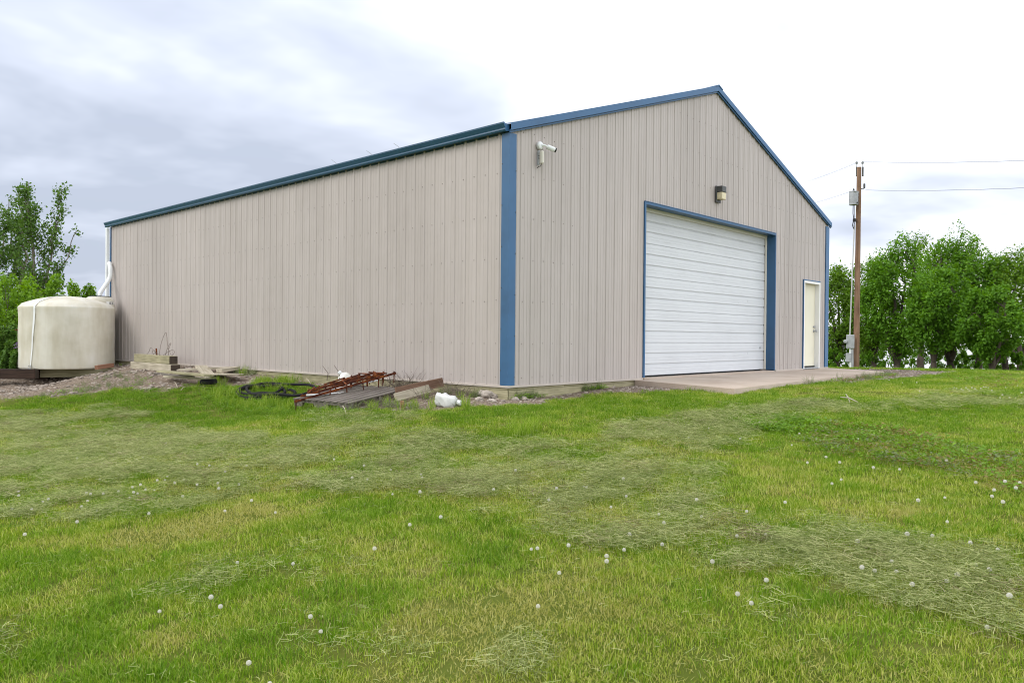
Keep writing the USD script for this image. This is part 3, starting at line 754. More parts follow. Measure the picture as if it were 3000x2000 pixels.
# ties and timbers that hold up the pad under the tank
zt_ = -.19
c0 = PZ(110, 1078, zt_)
ga = 'timbers edging the tank pad'
timber('railroad_tie', 'dark railroad tie lying along the left end of the tank pad', PZ(112, 1081, zt_) + (-.02, .02, -.235), PZ(-60, 1081, zt_) + (0, .1, -.235), .23, .235, TIEWOOD, 'railroad tie', ga, .012, ENDGRAIN)
timber('landscape_timber', 'pale green treated timber in front of the water tank, half sunk into gravel', PZ(117, 1079, zt_) + (.06, .1, -.23), PZ(352, 1071, zt_ + .06) + (.1, -.25, -.27), .18, .23, TREATED, 'timber', ga, .008)
timber('railroad_tie', 'short dark tie under the left end of the green timber', PZ(92, 1105, -.43) + (0, .1, -.2), PZ(150, 1105, -.43) + (0, .1, -.2), .20, .2, TIEWOOD, 'railroad tie', ga, .01)
timber('railroad_tie', 'dark tie mostly buried under the long dark tie at the left edge', PZ(80, 1106, -.44) + (0, .16, -.22), PZ(-40, 1106, -.44) + (0, .2, -.22), .20, .2, TIEWOOD, 'railroad tie', ga, .01)
timber('loose_board', 'reddish board lying flat at the foot of the water tank', PZ(216, 1076, -.17), PZ(282, 1075, -.17), .16, .03, REDWOOD, 'board')
timber('paver', 'small pinkish paver resting on the reddish board', PZ(226, 1071, -.138), PZ(260, 1071, -.138), .2, .045, CONCRETE, 'paver')
timber('loose_board', 'dark red board end sunk in gravel to the right of the green timber', PZ(282, 1082, -.2), PZ(330, 1075, -.16), .10, .10, REDWOOD, 'board')
pad = MB().add([(PZ(x, y, z)) + np.array([dx, dy, 0]) for x, y, z, dx, dy in ((-80, 1080, -.205, 0, .2), (112, 1080, -.205, 0, .15), (345, 1075, -.205, 0, 0), (345, 1075, -.205, 1.2, 2.6), (112, 1080, -.205, 1.5, 3.2), (-80, 1080, -.205, .6, 3.0))], [(0, 1, 2, 3), (0, 3, 4, 5)])
tag(pad.build('gravel_pad', mat('pad_gravel', {'g': ('geometry', {}), 'n': ('noise_texture', {'scale': 25.0, 'detail': 5.0}), 'r': ('rgb_ramp', {'ramp': [(0.3, (.10, .075, .06)), (.5, (.2, .16, .13)), (.7, (.34, .29, .24))]}), 'p': ('principled_bsdf', {'roughness': .95})}, [('g.position', 'n.vector'), ('n.fac', 'r.fac'), ('r.color', 'p.base_color')])), kind='structure')

# stack of two short beams against the wall
e0 = G(511, 1087)
gb = 'two stacked beams by the side wall'
timber('stacked_beam', 'lower of the two thick weathered beams stacked by the side wall', (e0[0] - .0, e0[1] - .05, e0[2] - .02), (e0[0] - .03, e0[1] + 2.15, e0[2] - .01), .225, .175, PALEWOOD, 'beam', gb, .008, ENDGRAIN)
timber('stacked_beam', 'upper of the two thick weathered beams stacked by the side wall', (e0[0] - .01, e0[1] + .03, e0[2] + .157), (e0[0] - .02, e0[1] + 2.0, e0[2] + .167), .20, .185, TREATED, 'beam', gb, .008, ENDGRAIN)

# heap of boards
gl = 'boards heaped by the side wall'
B = lambda px, py, h: (lambda p: PZ(px, py, p[2] + h))(G(px, py + 6))
timber('scrap_board', 'wide flat pale sheet of wood at the bottom right of the board heap', PZ(622, 1096, -.115), PZ(690, 1098, -.085), .34, .02, PALEWOOD, 'board', gl, .003)
timber('scrap_board', 'thin pale board at the lower front edge of the board heap', PZ(484, 1106, -.20), PZ(608, 1113, -.20), .10, .05, PALEWOOD, 'board', gl, .004)
timber('scrap_board', 'narrow grey strip lying second from the bottom of the board heap', PZ(479, 1099, -.14), PZ(567, 1104, -.145), .07, .03, GREYWOOD, 'board', gl, .003)
timber('scrap_board', 'long greenish board on top at the left of the board heap', PZ(472, 1090, -.105), PZ(612, 1103, -.10), .19, .04, TREATED, 'board', gl, .004)
timber('scrap_board', 'long thin board along the back of the board heap near the wall', PZ(525, 1086, -.08), PZ(678, 1079, -.02), .15, .04, PALEWOOD, 'board', gl, .004)
timber('scrap_board', 'thick pale offcut with a dark end at the right of the board heap', PZ(641, 1090, -.075), PZ(696, 1083, -.04), .18, .07, PALEWOOD, 'board', gl, .004)
timber('scrap_board', 'small grey board lying alone at the left end of the board heap', PZ(452, 1096, -.2), PZ(488, 1096, -.2), .14, .03, GREYWOOD, 'board', gl, .004)
timber('scrap_board', 'short stub of board under the right of the board heap', PZ(628, 1105, -.19), PZ(668, 1107, -.19), .12, .05, PALEWOOD, 'board', gl, .004)
timber('scrap_board', 'pale plank propped slantwise across the top of the board heap', PZ(621, 1112, -.215), PX(588, 1075, -.42), .24, .045, PALEWOOD, 'board', gl, .005)

dp = MB()
pa, pb = PZ(590, 1119, -.22), PZ(632, 1117, -.2)
ax = (pb - pa) / np.linalg.norm(pb - pa)
n_ = 22
dp.tube([pa + ax * np.linalg.norm(pb - pa) * i / n_ for i in range(n_ + 1)], [.05 + .006 * (i % 2) for i in range(n_ + 1)], 14)
tag(dp.build('drain_pipe', RUBBER, None, 20), 'short black corrugated drain pipe poking out below the board heap', 'pipe')

# coil of black hose
rng = np.random.default_rng(11)
for k, (cxx, cyy, rx, ry, lab) in enumerate(((-1.02, 5.0, .38, .78, 'outermost loop of the black hose coil beside the side wall'), (-1.05, 5.08, .32, .70, 'middle loop of the black hose coil beside the side wall'), (-1.0, 5.15, .27, .62, 'inner loop of the black hose coil beside the side wall'), (-.93, 4.6, .36, .98, 'long loop of black hose trailing from the coil towards the rusty harrow'))):
    t = np.linspace(0, 2 * np.pi, 73) + k * .7
    x = cxx + rx * np.cos(t) + .03 * np.sin(3 * t + k); y = cyy + ry * np.sin(t) + .04 * np.cos(2 * t + k)
    z = height(x, y) + .035 + .022 * k + .012 * np.sin(5 * t + k)
    tag(MB().tube(np.stack([x, y, z], 1), .024, 9, False).build('hose_loop', RUBBER, None, True), lab, 'hose', 'loops of black hose')

# pallet and the harrow sections lying on it
pfl, pfr = np.array([-1.76, 2.84]), np.array([-1.60, 1.56])
ed = (pfr - pfl) / np.linalg.norm(pfr - pfl); dd = np.array([-ed[1], ed[0]])
if dd[0] < 0: dd = -dd
rise = .13
PR = np.stack([np.array([*dd, rise]) / math.hypot(1, rise), np.array([*(-ed), 0]), [0, 0, 1]], 1); PR[:, 2] = np.cross(PR[:, 0], PR[:, 1]); PR[:, 1] = np.cross(PR[:, 2], PR[:, 0])
if PR[2, 2] < 0: PR[:, 1] *= -1; PR[:, 2] *= -1
po = np.array([*pfr, gz(*pfr) - .02])
pallet = thing('pallet', 'grey weathered wooden pallet under the rusty harrow sections', 'pallet', loc=po, rot=PR)
PW, PL = 1.26, 1.16
for yy in (0.0, .62, 1.24):
    pass
for xx in (0.0, PL / 2 - .02, PL - .045):
    poly = [(0, .02), (.22, .02), (.26, .075), (.50, .075), (.54, .0), (.78, .0), (.82, .075), (1.06, .075), (1.09, .015), (PW, .015), (PW, .115), (0, .115)]
    MB().prism(poly, 0, xx, xx + .045, lambda u, v, s: (s, u, v)).build('stringer', GREYWOOD, pallet)
for i in range(9):
    y0 = i * .145 + .0
    MB().box((-.02, y0, .117), (PL + .03 + .02 * math.sin(i * 5), y0 + .095, .135), .003).build('deck_board', GREYWOOD, pallet)

def harrow(label, Ls, Rs, ys, xr, seed, grp):
    """a spike-tooth harrow section: angle bars with clamped teeth, tied by cross bars"""
    r = np.random.default_rng(seed)
    t = thing('spike_harrow', label, 'harrow', grp)
    ends = []
    for (lx_, ly_), (rx_, ry_), yy in zip(Ls, Rs, ys):
        A, Bq = on(1, yy, lx_, ly_), PX(rx_, ry_, xr)
        R = frame(Bq - A); ln = np.linalg.norm(Bq - A); ends.append((A, Bq, R))
        m = MB().box((0, -.026, 0), (ln, .024, .009), .002, R, A).box((0, -.027, .0095), (ln, -.017, .036), .002, R, A)
        m.build('bar', RUST, t)
        nt = max(2, int(ln / .25))
        for j in range(nt + 1):
            x = .03 + j * (ln - .06) / nt
            c = A + R @ np.array([x, .006, 0]); a = r.uniform(-.15, .15)
            MB().tube([c + (0, 0, .05), c, c + (.10 * a, .10 * r.uniform(-.2, .2), -.14)], [.012, .011, .006], 6).build('tooth', RUST, t)
            MB().box((-.018, -.012, .010), (.018, .012, .034), .004, R, c).build('clamp', RUST, t)
    for w_ in (.10, .50, .90):
        pts = [A * (1 - w_) + Bq * w_ + np.array([0, 0, .052]) for A, Bq, R in ends]
        MB().tube(pts, .013, 6).build('cross_bar', RUST, t)
    return t
gh = 'rusty harrow sections on the pallet'
harrow('rusty spike-tooth harrow section in front, its longest bar reaching up to the shed wall', [(862, 1180), (880, 1165), (900, 1150)], [(1160, 1095), (1128, 1095), (1100, 1094)], [2.60, 2.78, 2.96], -.34, 3, gh)
harrow('rusty spike-tooth harrow section behind, closer to the tipped-back jug', [(930, 1139), (968, 1128), (1004, 1117)], [(1126, 1102), (1086, 1101), (1056, 1101)], [3.16, 3.3, 3.44], -.40, 8, gh)
gw = 'white plastic pipes on the harrow'
def stick(name, lab, cat, A, Bp, r, m, group=None, sides=8):
    return tag(MB().tube([A, (np.asarray(A) + Bp) / 2 + (0, 0, -.004), Bp], r, sides).build(name, m, None, True), lab, cat, group)
def hp(px, py, y): return on(1, y, px, py)
stick('white_pipe', 'white plastic pipe lying lowest across the front of the rusty harrow', 'pipe', hp(898, 1157, 2.50), hp(1008, 1150, 2.50), .013, PVC, gw)
stick('white_pipe', 'longest white plastic pipe in the middle of the rusty harrow', 'pipe', hp(966, 1142, 2.70), hp(1106, 1114, 2.70), .013, PVC, gw)
stick('white_pipe', 'short white plastic pipe at the upper left of the rusty harrow', 'pipe', hp(932, 1147, 2.95), hp(968, 1141, 2.95), .012, PVC, gw)

def jug(label, base, R, m, dent=0.0):
    t = thing('plastic_jug', label, 'jug', 'white plastic jugs', base, R)
    body = MB()
    sec = [(0, .085, .075), (.01, .095, .085), (.05, .094, .084), (.09, .096, .085), (.13, .094, .084), (.17, .096, .085), (.20, .095, .085), (.24, .085, .075), (.275, .055, .05), (.29, .030, .030), (.325, .028, .028)]
    n = 28; v = []
    for z, a, b in sec:
        for t_ in np.arange(n) * 2 * np.pi / n:
            c, s = math.cos(t_), math.sin(t_); e = 2 / 3.2
            v.append((a * np.sign(c) * abs(c) ** e, b * np.sign(s) * abs(s) ** e, z))
    f = [(i * n + j, i * n + (j + 1) % n, (i + 1) * n + (j + 1) % n, (i + 1) * n + j) for i in range(len(sec) - 1) for j in range(n)]
    v = np.array(v)
    if dent:        # the crushed side of an old jug
        import meshkit
        k_ = (v[:, 2] > .005) & (v[:, 2] < .25)
        v[k_] *= np.c_[np.repeat((1 + dent * (meshkit.fbm(v[k_] * 22, 3, 5) - .62))[:, None], 2, 1), np.ones(k_.sum())]
    body.add(v, f).add(np.vstack([[(0, 0, 0)], v[:n]]), np.array([(0, 1 + (j + 1) % n, 1 + j) for j in range(n)]))
    body.build('jug_body', m, t, 40)
    MB().lathe([(.034, .305), (.036, .31), (.036, .345), (.030, .352), (0, .352)], 24).build('cap', PVC, t, 40)
    MB().tube([(.05, 0, .282), (.085, 0, .275), (.112, 0, .24), (.114, 0, .18), (.095, 0, .145)], .013, 9).build('handle', m, t, True)
    return t
JUGW = painted('dusty_white_plastic', (0.58, 0.585, 0.57), 0.5, 0.12, 12)
JUGM = painted('milky_plastic', (0.72, 0.72, 0.66), 0.35, 0.06, 8)
j1 = hp(1016, 1110, 3.7)
ax1 = np.array([-.45, .55, .62]); ax1 /= np.linalg.norm(ax1)
x1 = np.cross((0.75, .6, .2), ax1); x1 /= np.linalg.norm(x1)
x1 = np.array([-.6, .3, -.7]); x1 -= ax1 * (x1 @ ax1); x1 /= np.linalg.norm(x1)
jug('milky plastic jug tipped back behind the rusty harrow, against the foundation', j1 - ax1 * .16, np.stack([x1, np.cross(ax1, x1), ax1], 1), JUGM)
jb = G(1300, 1176); jt = G(1352, 1186)
axj = RT * .93 - np.array([FW[0], FW[1], 0]) * .36 + np.array([0, 0, -.10]); axj /= np.linalg.norm(axj)
xj = np.array([0, 0, 1.0]); xj -= axj * (xj @ axj); xj /= np.linalg.norm(xj)
jo = G(1281, 1190) + np.array([0, 0, .095])
jug('white plastic jug lying on its side near the shed corner, cap to the right', jo, np.stack([-xj, np.cross(axj, -xj), axj], 1) * 1.04, JUGW, .7)

# planks by the corner
gp = 'planks beside the rubble'
pl = G(1162, 1182); pr = G(1268, 1160)
timber('old_plank', 'plank standing on edge with a bright cut face, leaning beside the pallet', pl + (0, 0, .03), pr + (.0, .05, .05), .045, .125, PALEWOOD, 'plank', gp, .004, roll=-.35)
timber('old_plank', 'dark rough plank behind the bright one, its right end against the foundation', pl + (.1, .12, .09), PX(1300, 1128, -.08) + (0, 0, -.02), .04, .14, wood('dark_plank', (.10, .055, .035), (.26, .16, .11)), 'plank', gp, .004, roll=-.2)
timber('wooden_stub', 'small rusty brown stub standing in the grass before the planks', G(1178, 1199) + (0, 0, -.02), G(1178, 1199) + (.004, .006, .12), .05, .04, REDWOOD, 'stub')

def rock(label, c, s, seed, grp='rubble by the shed corner'):
    r = np.random.default_rng(seed)
    m = trimesh.creation.icosphere(subdivisions=3)
    v = np.array(m.vertices)
    import meshkit
    d = 1 + .55 * (meshkit.fbm(v * 1.6 + seed * 3.1, 4, seed) - .5) * 2
    v = v * d[:, None] * np.array(s) @ rotz(r.uniform(0, 6)).T
    return tag(MB().add(v, m.faces).build('rock', ROCK, None, 50, loc=c), label, 'rock', grp)
for i, (px, py, s, lab) in enumerate(((1425, 1163, (.17, .10, .075), 'largest pale lump of broken concrete near the shed corner'), (1452, 1166, (.07, .06, .045), 'small pale lump right of the largest rubble lump'), (1403, 1172, (.06, .05, .035), 'low stone at the left foot of the rubble'), (1441, 1176, (.08, .06, .03), 'flat stone in front of the largest rubble lump'), (1510, 1172, (.06, .05, .03), 'left of the two white stones just right of the shed corner'), (1536, 1170, (.085, .05, .03), 'right of the two white stones just right of the shed corner'), (1800, 1127, (.06, .045, .03), 'pale stone by the foundation left of the concrete apron'), (1418, 1153, (.06, .04, .035), 'dark stone on top of the rubble against the foundation'))):
    p = G(px, py)
    rock(lab, p + (0, 0, s[2] * .45), s, 20 + i)

# ------------------------------------------------------------------ power pole, meters and wires
pdir = ray(2508, 1000); pdir /= np.hypot(*pdir[:2]); PP = CAM + pdir * 38.0
pgz = gz(PP[0], PP[1])
side_v = np.array([pdir[1], -pdir[0], 0.0]) / math.hypot(pdir[0], pdir[1])    # to the right as seen from the lawn
toc = -np.array([pdir[0], pdir[1], 0.0]) / math.hypot(pdir[0], pdir[1])
def P3(px, py, toward=0.0):
    """the point at the pole's distance seen through a pixel"""
    d = ray(px, py); k = ((PP - CAM) @ toc - 0) / (d @ toc)
    return CAM + d * (((PP + toc * toward) - CAM) @ toc) / (d @ toc)
CONDUIT = painted('grey_conduit', (0.46, 0.46, 0.45), 0.5, 0.08)
pole = thing('utility_pole', 'tall brown wooden utility pole with a grey transformer, right of the shed', 'utility pole')
topc = P3(2517, 490); botc = P3(2508, 1078); botc = botc + (botc - topc) / (topc[2] - botc[2]) * (botc[2] - pgz + .3)
MB().tube([botc + (topc - botc) * t for t in np.linspace(0, 1, 14)], np.linspace(.135, .095, 14), 18).build('pole_shaft', POLEWOOD, pole, 40)
for px, lab in ((2510, 0), (2527, 1)):
    b = P3(px + (1 if lab else 0), 497); t_ = P3(px, 478)
    MB().box(np.array([-.03, -.03, 0]), np.array([.03, .03, .42]), .005).build('bracket', DARKMETAL, pole, loc=b + toc * .0 + (0, 0, -.3))
    MB().lathe([(.012, -.12), (.014, 0), (.045, .01), (.05, .035), (.028, .045), (.06, .06), (.062, .085), (.03, .10), (.03, .14), (0, .15)], 14).build('insulator', GALV, pole, 30, loc=t_ + (0, 0, -.05))
tf = P3(2508, 580, .30)
tcan = MB().lathe([(0, -.31), (.18, -.31), (.19, -.295), (.19, .27), (.2, .275), (.2, .29), (.13, .31), (0, .32)], 28).build('transformer', GALV, pole, 35, loc=tf + side_v * -.10)
MB().lathe([(0, .30), (.04, .31), (.045, .35), (.03, .36), (.04, .38), (.025, .42), (.0, .46)], 12).build('bushing', DARKMETAL, tcan, 30)
MB().box((-.12, -.215, -.26), (.02, -.18, -.2), .01).build('name_plate', DARKMETAL, tcan)
MB().box((-.23, -.06, .25), (.23, .06, .29), .01).build('mounting_lug', GALV, pole, loc=tf)
MB().lathe([(.02, 0), (.045, .02), (.045, .2), (.02, .22), (0, .22)], 12).build('cutout_fuse', DARKMETAL, pole, 30, loc=P3(2532, 552) + (0, 0, 0))
MB().tube([P3(2518, 553), P3(2532, 554)], .02, 6).build('fuse_arm', DARKMETAL, pole)
lp = [P3(2500, 590, .35), P3(2499, 625, .3), P3(2503, 655, .28), P3(2500, 670, .25), P3(2497, 662, .25), P3(2500, 648, .25), P3(2507, 642, .2)]
MB().tube(lp, .018, 6).build('cable_loop', RUBBER, pole, True)
MB().tube([P3(2504, 590, .33), P3(2504, 640, .3)], .012, 6).build('drop_wire', RUBBER, pole)
MB().box((-.09, -.06, -.07), (.09, .06, .07), .02).build('splice_box', BLACK, pole, loc=P3(2504, 645, .2))
MB().tube([P3(2503, 660, .2), P3(2497, 800, .2), P3(2490, 980, .2)], .03, 10).build('riser_pipe', CONDUIT, pole, True)
meter = thing('electric_meter', 'grey electric meter boxes with pipes at the foot of the utility pole', 'meter box')
mc = P3(2491, 1000, .35)
MB().box((-.17, -.1, -.31), (.17, .1, .31), .02).build('meter_box', GALV, meter, loc=mc, rot=rotz(math.atan2(side_v[1], side_v[0])))
MB().lathe([(0, 0), (.085, 0), (.085, .09), (.06, .12), (0, .125)], 18).build('meter_dial', GALV, meter, 40, loc=mc + toc * .05 - side_v * .2, rot=np.stack([side_v, [0, 0, 1.0], toc], 1))
MB().box((-.11, -.08, -.20), (.11, .08, .20), .015).build('lower_box', GALV, meter, loc=P3(2485.5, 1047, .35), rot=rotz(math.atan2(side_v[1], side_v[0])))
MB().tube([P3(2491, 1022, .36), P3(2492, 1072, .36) - (0, 0, .5)], .045, 8).build('white_pipe', PVC, meter)
MB().tube([P3(2496.5, 1022, .36), P3(2498, 1078, .36) - (0, 0, .5)], .055, 8).build('grey_pipe', GALV, meter)
MB().tube([P3(2491, 1018, .36), P3(2466, 1014, .36)], .022, 6).build('cross_pipe', DARKMETAL, meter)

def wire(label, A, Bp, sag, r=.006):
    t = np.linspace(0, 1, 40)[:, None]
    p = np.asarray(A) * (1 - t) + np.asarray(Bp) * t; p[:, 2] -= (4 * sag * t * (1 - t))[:, 0]
    return tag(MB().tube(p, r, 5).build('overhead_wire', RUBBER, None, True), label, 'wire', 'wires on the utility pole')
ti = P3(2527, 474); tl = P3(2510, 477); ni = P3(2535, 557); nl = P3(2490, 562)
def through(px, py, dist):
    d = ray(px, py); d /= np.hypot(*d[:2]); return CAM + d * dist
wire('upper wire running right from the top of the utility pole', ti, ti + (through(3000, 449, 31.0) - ti) * 2.2, .25)
wire('lower wire running right from beside the transformer', ni, ni + (through(3000, 529, 31.0) - ni) * 2.2, .25)
wire('upper wire running left from the pole top down behind the roof', tl, tl + (through(2400, 506, 44.0) - tl) * 5, .4)
wire('lower wire running left from the transformer down behind the roof', nl, nl + (through(2390, 583, 44.0) - nl) * 5, .3)

# ------------------------------------------------------------------ trees and bushes
def leaf_quads(c, d, nrm, ln, wd):
    """folded leaves: centres, directions, normals, lengths, widths -> vertices and triangles (4 corners each, creased along the rib)"""
    d = d / (np.linalg.norm(d, axis=1, keepdims=True) + 1e-9)
    s = np.cross(d, nrm); s /= np.linalg.norm(s, axis=1, keepdims=True) + 1e-9
    n = np.cross(s, d)
    ln = ln[:, None]; wd = wd[:, None]
    a = c - d * ln * .5; b = c + d * ln * .5
    l = c + s * wd * .5 + n * wd * .12 - d * ln * .08; r = c - s * wd * .5 + n * wd * .12 - d * ln * .08
    v = np.stack([a, l, b, r], 1).reshape(-1, 3)
    k = np.arange(len(c)) * 4
    f = np.concatenate([np.stack([k, k + 1, k + 2], 1), np.stack([k, k + 2, k + 3], 1)])
    return v, f

def limb(mb, A, Bp, r0, r1, rng, bend=.12, n=7, sides=7):
    A, Bp = np.asarray(A, float), np.asarray(Bp, float)
    ln = np.linalg.norm(Bp - A)
    off = rng.normal(0, 1, 3) * bend * ln; off[2] = abs(off[2]) * .4
    t = np.linspace(0, 1, n)[:, None]
    p = A * (1 - t) + Bp * t + off * (4 * t * (1 - t)) * .5 + rng.normal(0, .012 * ln, (n, 3)) * (t > 0) * (t < 1)
    mb.tube(p, r0 + (r1 - r0) * t[:, 0], sides)
    return p

def broad_tree(name, label, px, dist, top_py, half_px, seed, m, low=.22, clumps=95, per=120, leaf=.15, stems=4, cat='tree', group='trees beyond the lawn', lean=0.0, bark=None, fill=.55, trunk_r=None):
    rng = np.random.default_rng(seed)
    d = ray(px, 1000); d /= np.hypot(*d[:2]); base = CAM + d * dist
    zg = gz(base[0], base[1]) - .15; base[2] = zg
    k = dist * math.hypot(1, 0) / FPX * math.hypot(1, (px - 1500) / FPX) ** -1 * 1.0
    fwd = (base - CAM) @ FW; k = fwd / FPX
    dt = ray(px, top_py); top = (CAM + dt / np.hypot(*dt[:2]) * dist)[2]
    Ht = top - zg; Rr = half_px * k * (1.12 if cat == 'tree' else 1.0)
    t = thing(name, label, cat, group, base)
    wood_, crown = MB(), MB()
    r0 = trunk_r or (.045 * Ht ** .9 * .75)
    fork = np.array([lean * .3, 0, Ht * rng.uniform(.10, .20)])
    limb(wood_, (0, 0, -.3), fork, r0, r0 * .8, rng, .04, 6, 10)
    cz0 = Ht * max(.04, low - .01 if cat == 'tree' else low - .045); cz = (cz0 + Ht) / 2; hz = (Ht - cz0) / 2
    tips = []
    for s in range(stems):
        a = 2 * np.pi * (s + rng.uniform(-.25, .25)) / stems
        e = np.array([Rr * .5 * math.cos(a) + lean, Rr * .5 * math.sin(a), Ht * rng.uniform(.62, .86)])
        p = limb(wood_, fork + rng.normal(0, .03, 3), e, r0 * .62, r0 * .16, rng, .12, 9, 8)
        tips.append(p)
    cs = []
    while len(cs) < clumps:
        q = rng.uniform(-1, 1, 3)
        rr = np.linalg.norm(q)
        if rr > 1 or rr < fill * rng.uniform(.55, 1.3):
            continue
        h = q[2]
        prof_ = (1 - max(0, h) ** 2 * .35) * (1 - max(0, -h) ** 2 * .25)
        c = np.array([q[0] * Rr * prof_ + lean, q[1] * Rr * prof_, cz + h * hz])
        c[:2] *= 1 + .16 * math.sin(3 * math.atan2(q[1], q[0]) + seed) + .1 * math.sin(5 * h + seed)
        cs.append(c)
    C_, D_, N_, L_ = [], [], [], []
    for c in cs:
        best = min((p[i] for p in tips for i in range(3, len(p))), key=lambda z: np.linalg.norm(z - c))
        limb(wood_, best, c, r0 * .11, r0 * .03, rng, .15, 4, 4)
        n = int(per * rng.uniform(.6, 1.3)); sz = Ht * .068 * rng.uniform(.7, 1.25)
        u = rng.normal(0, 1, (n, 3)); u /= np.linalg.norm(u, axis=1, keepdims=True)
        rad = rng.uniform(.25, 1, n) ** .5
        hi = max(0.0, (c[2] - cz) / hz)
        off = u * rad[:, None] * np.array([sz * (1 - .12 * hi), sz * (1 - .12 * hi), sz * (1.1 + .35 * hi)])
        off[:, 2] += sz * .25 * np.abs(rng.normal(0, 1, n)) * (rng.random(n) < .25)
        C_.append(c + off)
        D_.append(u * .7 + rng.normal(0, .5, (n, 3)) + np.array([0, 0, -.35]))
        N_.append(u * .8 + np.array([0, 0, .8]) + rng.normal(0, .45, (n, 3)))
        L_.append(leaf * rng.uniform(.6, 1.3, n))
    C_, D_, N_, L_ = np.vstack(C_), np.vstack(D_), np.vstack(N_), np.concatenate(L_)
    crown.add(*leaf_quads(C_, D_, N_, L_, L_ * .62))
    wood_.build('trunk', bark or BARK, t, True)
    crown.build('crown', m, t, tint=4)
    return t

TR_ = [
    # px, distance, top, half width, leaf, seed, stems, extra
    ('leafy tree just left of the utility pole, behind the shed edge', 2452, 47, 768, 62, LEAF_B, 1, 3, dict(low=.14, clumps=85)),
    ('short yellow-green tree directly right of the utility pole', 2560, 46, 742, 70, LEAF_B, 2, 3, dict(low=.16, clumps=90)),
    ('tall tree with a rounded top, second right of the utility pole', 2628, 44, 704, 85, LEAF_A, 3, 4, dict(low=.18, clumps=120)),
    ('thin sparse tree top between the two fullest trees', 2700, 55, 690, 42, LEAF_B, 4, 3, dict(low=.35, clumps=42, per=80)),
    ('broad low tree with forked leaning trunks in the middle of the row', 2735, 42, 790, 85, LEAF_A, 5, 4, dict(low=.24, clumps=110, lean=.2)),
    ('tallest dense tree in the middle of the row', 2785, 48, 692, 88, LEAF_A, 6, 4, dict(low=.26, clumps=120)),
    ('tall tree with spiky top just right of the tallest tree', 2868, 47, 698, 72, LEAF_A, 7, 4, dict(low=.28, clumps=100)),
    ('low rounded tree in front at the right of the row', 2905, 41, 838, 78, LEAF_A, 8, 3, dict(low=.22, clumps=95)),
    ('sparse tree with visible branches near the right edge', 2990, 46, 722, 62, LEAF_B, 9, 3, dict(low=.38, clumps=52, per=80)),
    ('dark-trunked tree leaning at the far right of the row', 2945, 50, 770, 58, LEAF_B, 10, 3, dict(low=.34, clumps=50, per=85, lean=-.5)),
    ('last tree of the row, cut by the right edge of the photo', 3062, 48, 735, 62, LEAF_A, 11, 3, dict(low=.25, clumps=80)),
    ('low dark tree behind the utility pole, under the taller crowns', 2520, 54, 850, 60, LEAF_A, 12, 3, dict(low=.10, clumps=70)),
]
for lab, px, dist, top, hw, lm, sd, st, ex in TR_:
    broad_tree('leafy_tree', lab, px, dist, top, hw, sd, lm, stems=st, **{**dict(per=125, leaf=.15), **ex})
for lab, px, dist, hw, top, sd in (('low bush under the trees at the right, beside the leaning trunk', 2955, 42, 40, 1010, 31), ('low bush under the trees near the utility pole', 2562, 44, 36, 1020, 32), ('low bush in the gap under the middle trees', 2830, 45, 38, 1022, 33), ('low bush behind the meter boxes at the shed edge', 2450, 46, 34, 1010, 34), ('dark bush farther back in the gap right of the pole', 2600, 58, 48, 985, 35), ('dark bush farther back behind the forked trunks', 2680, 59, 50, 980, 36), ('dark bush farther back behind the tallest tree', 2765, 58, 50, 990, 37), ('dark bush farther back at the middle right of the row', 2850, 60, 46, 985, 38), ('dark bush farther back near the right edge of the photo', 2925, 58, 46, 990, 39), ('dark bush farther back between the pole and the forked trunks', 2640, 62, 46, 1000, 45), ('dark bush farther back between the two tallest trees', 2805, 63, 46, 1000, 46), ('dark bush farther back just left of the leaning trunk', 2890, 62, 46, 1000, 47), ('dark bush farther back at the very right edge', 2995, 57, 40, 985, 40)):
    broad_tree('bush', lab, px, dist, top, hw, sd, LEAF_A, low=.05, clumps=26, per=90, leaf=.13, stems=4, cat='bush', group='bushes under the trees', trunk_r=.03)

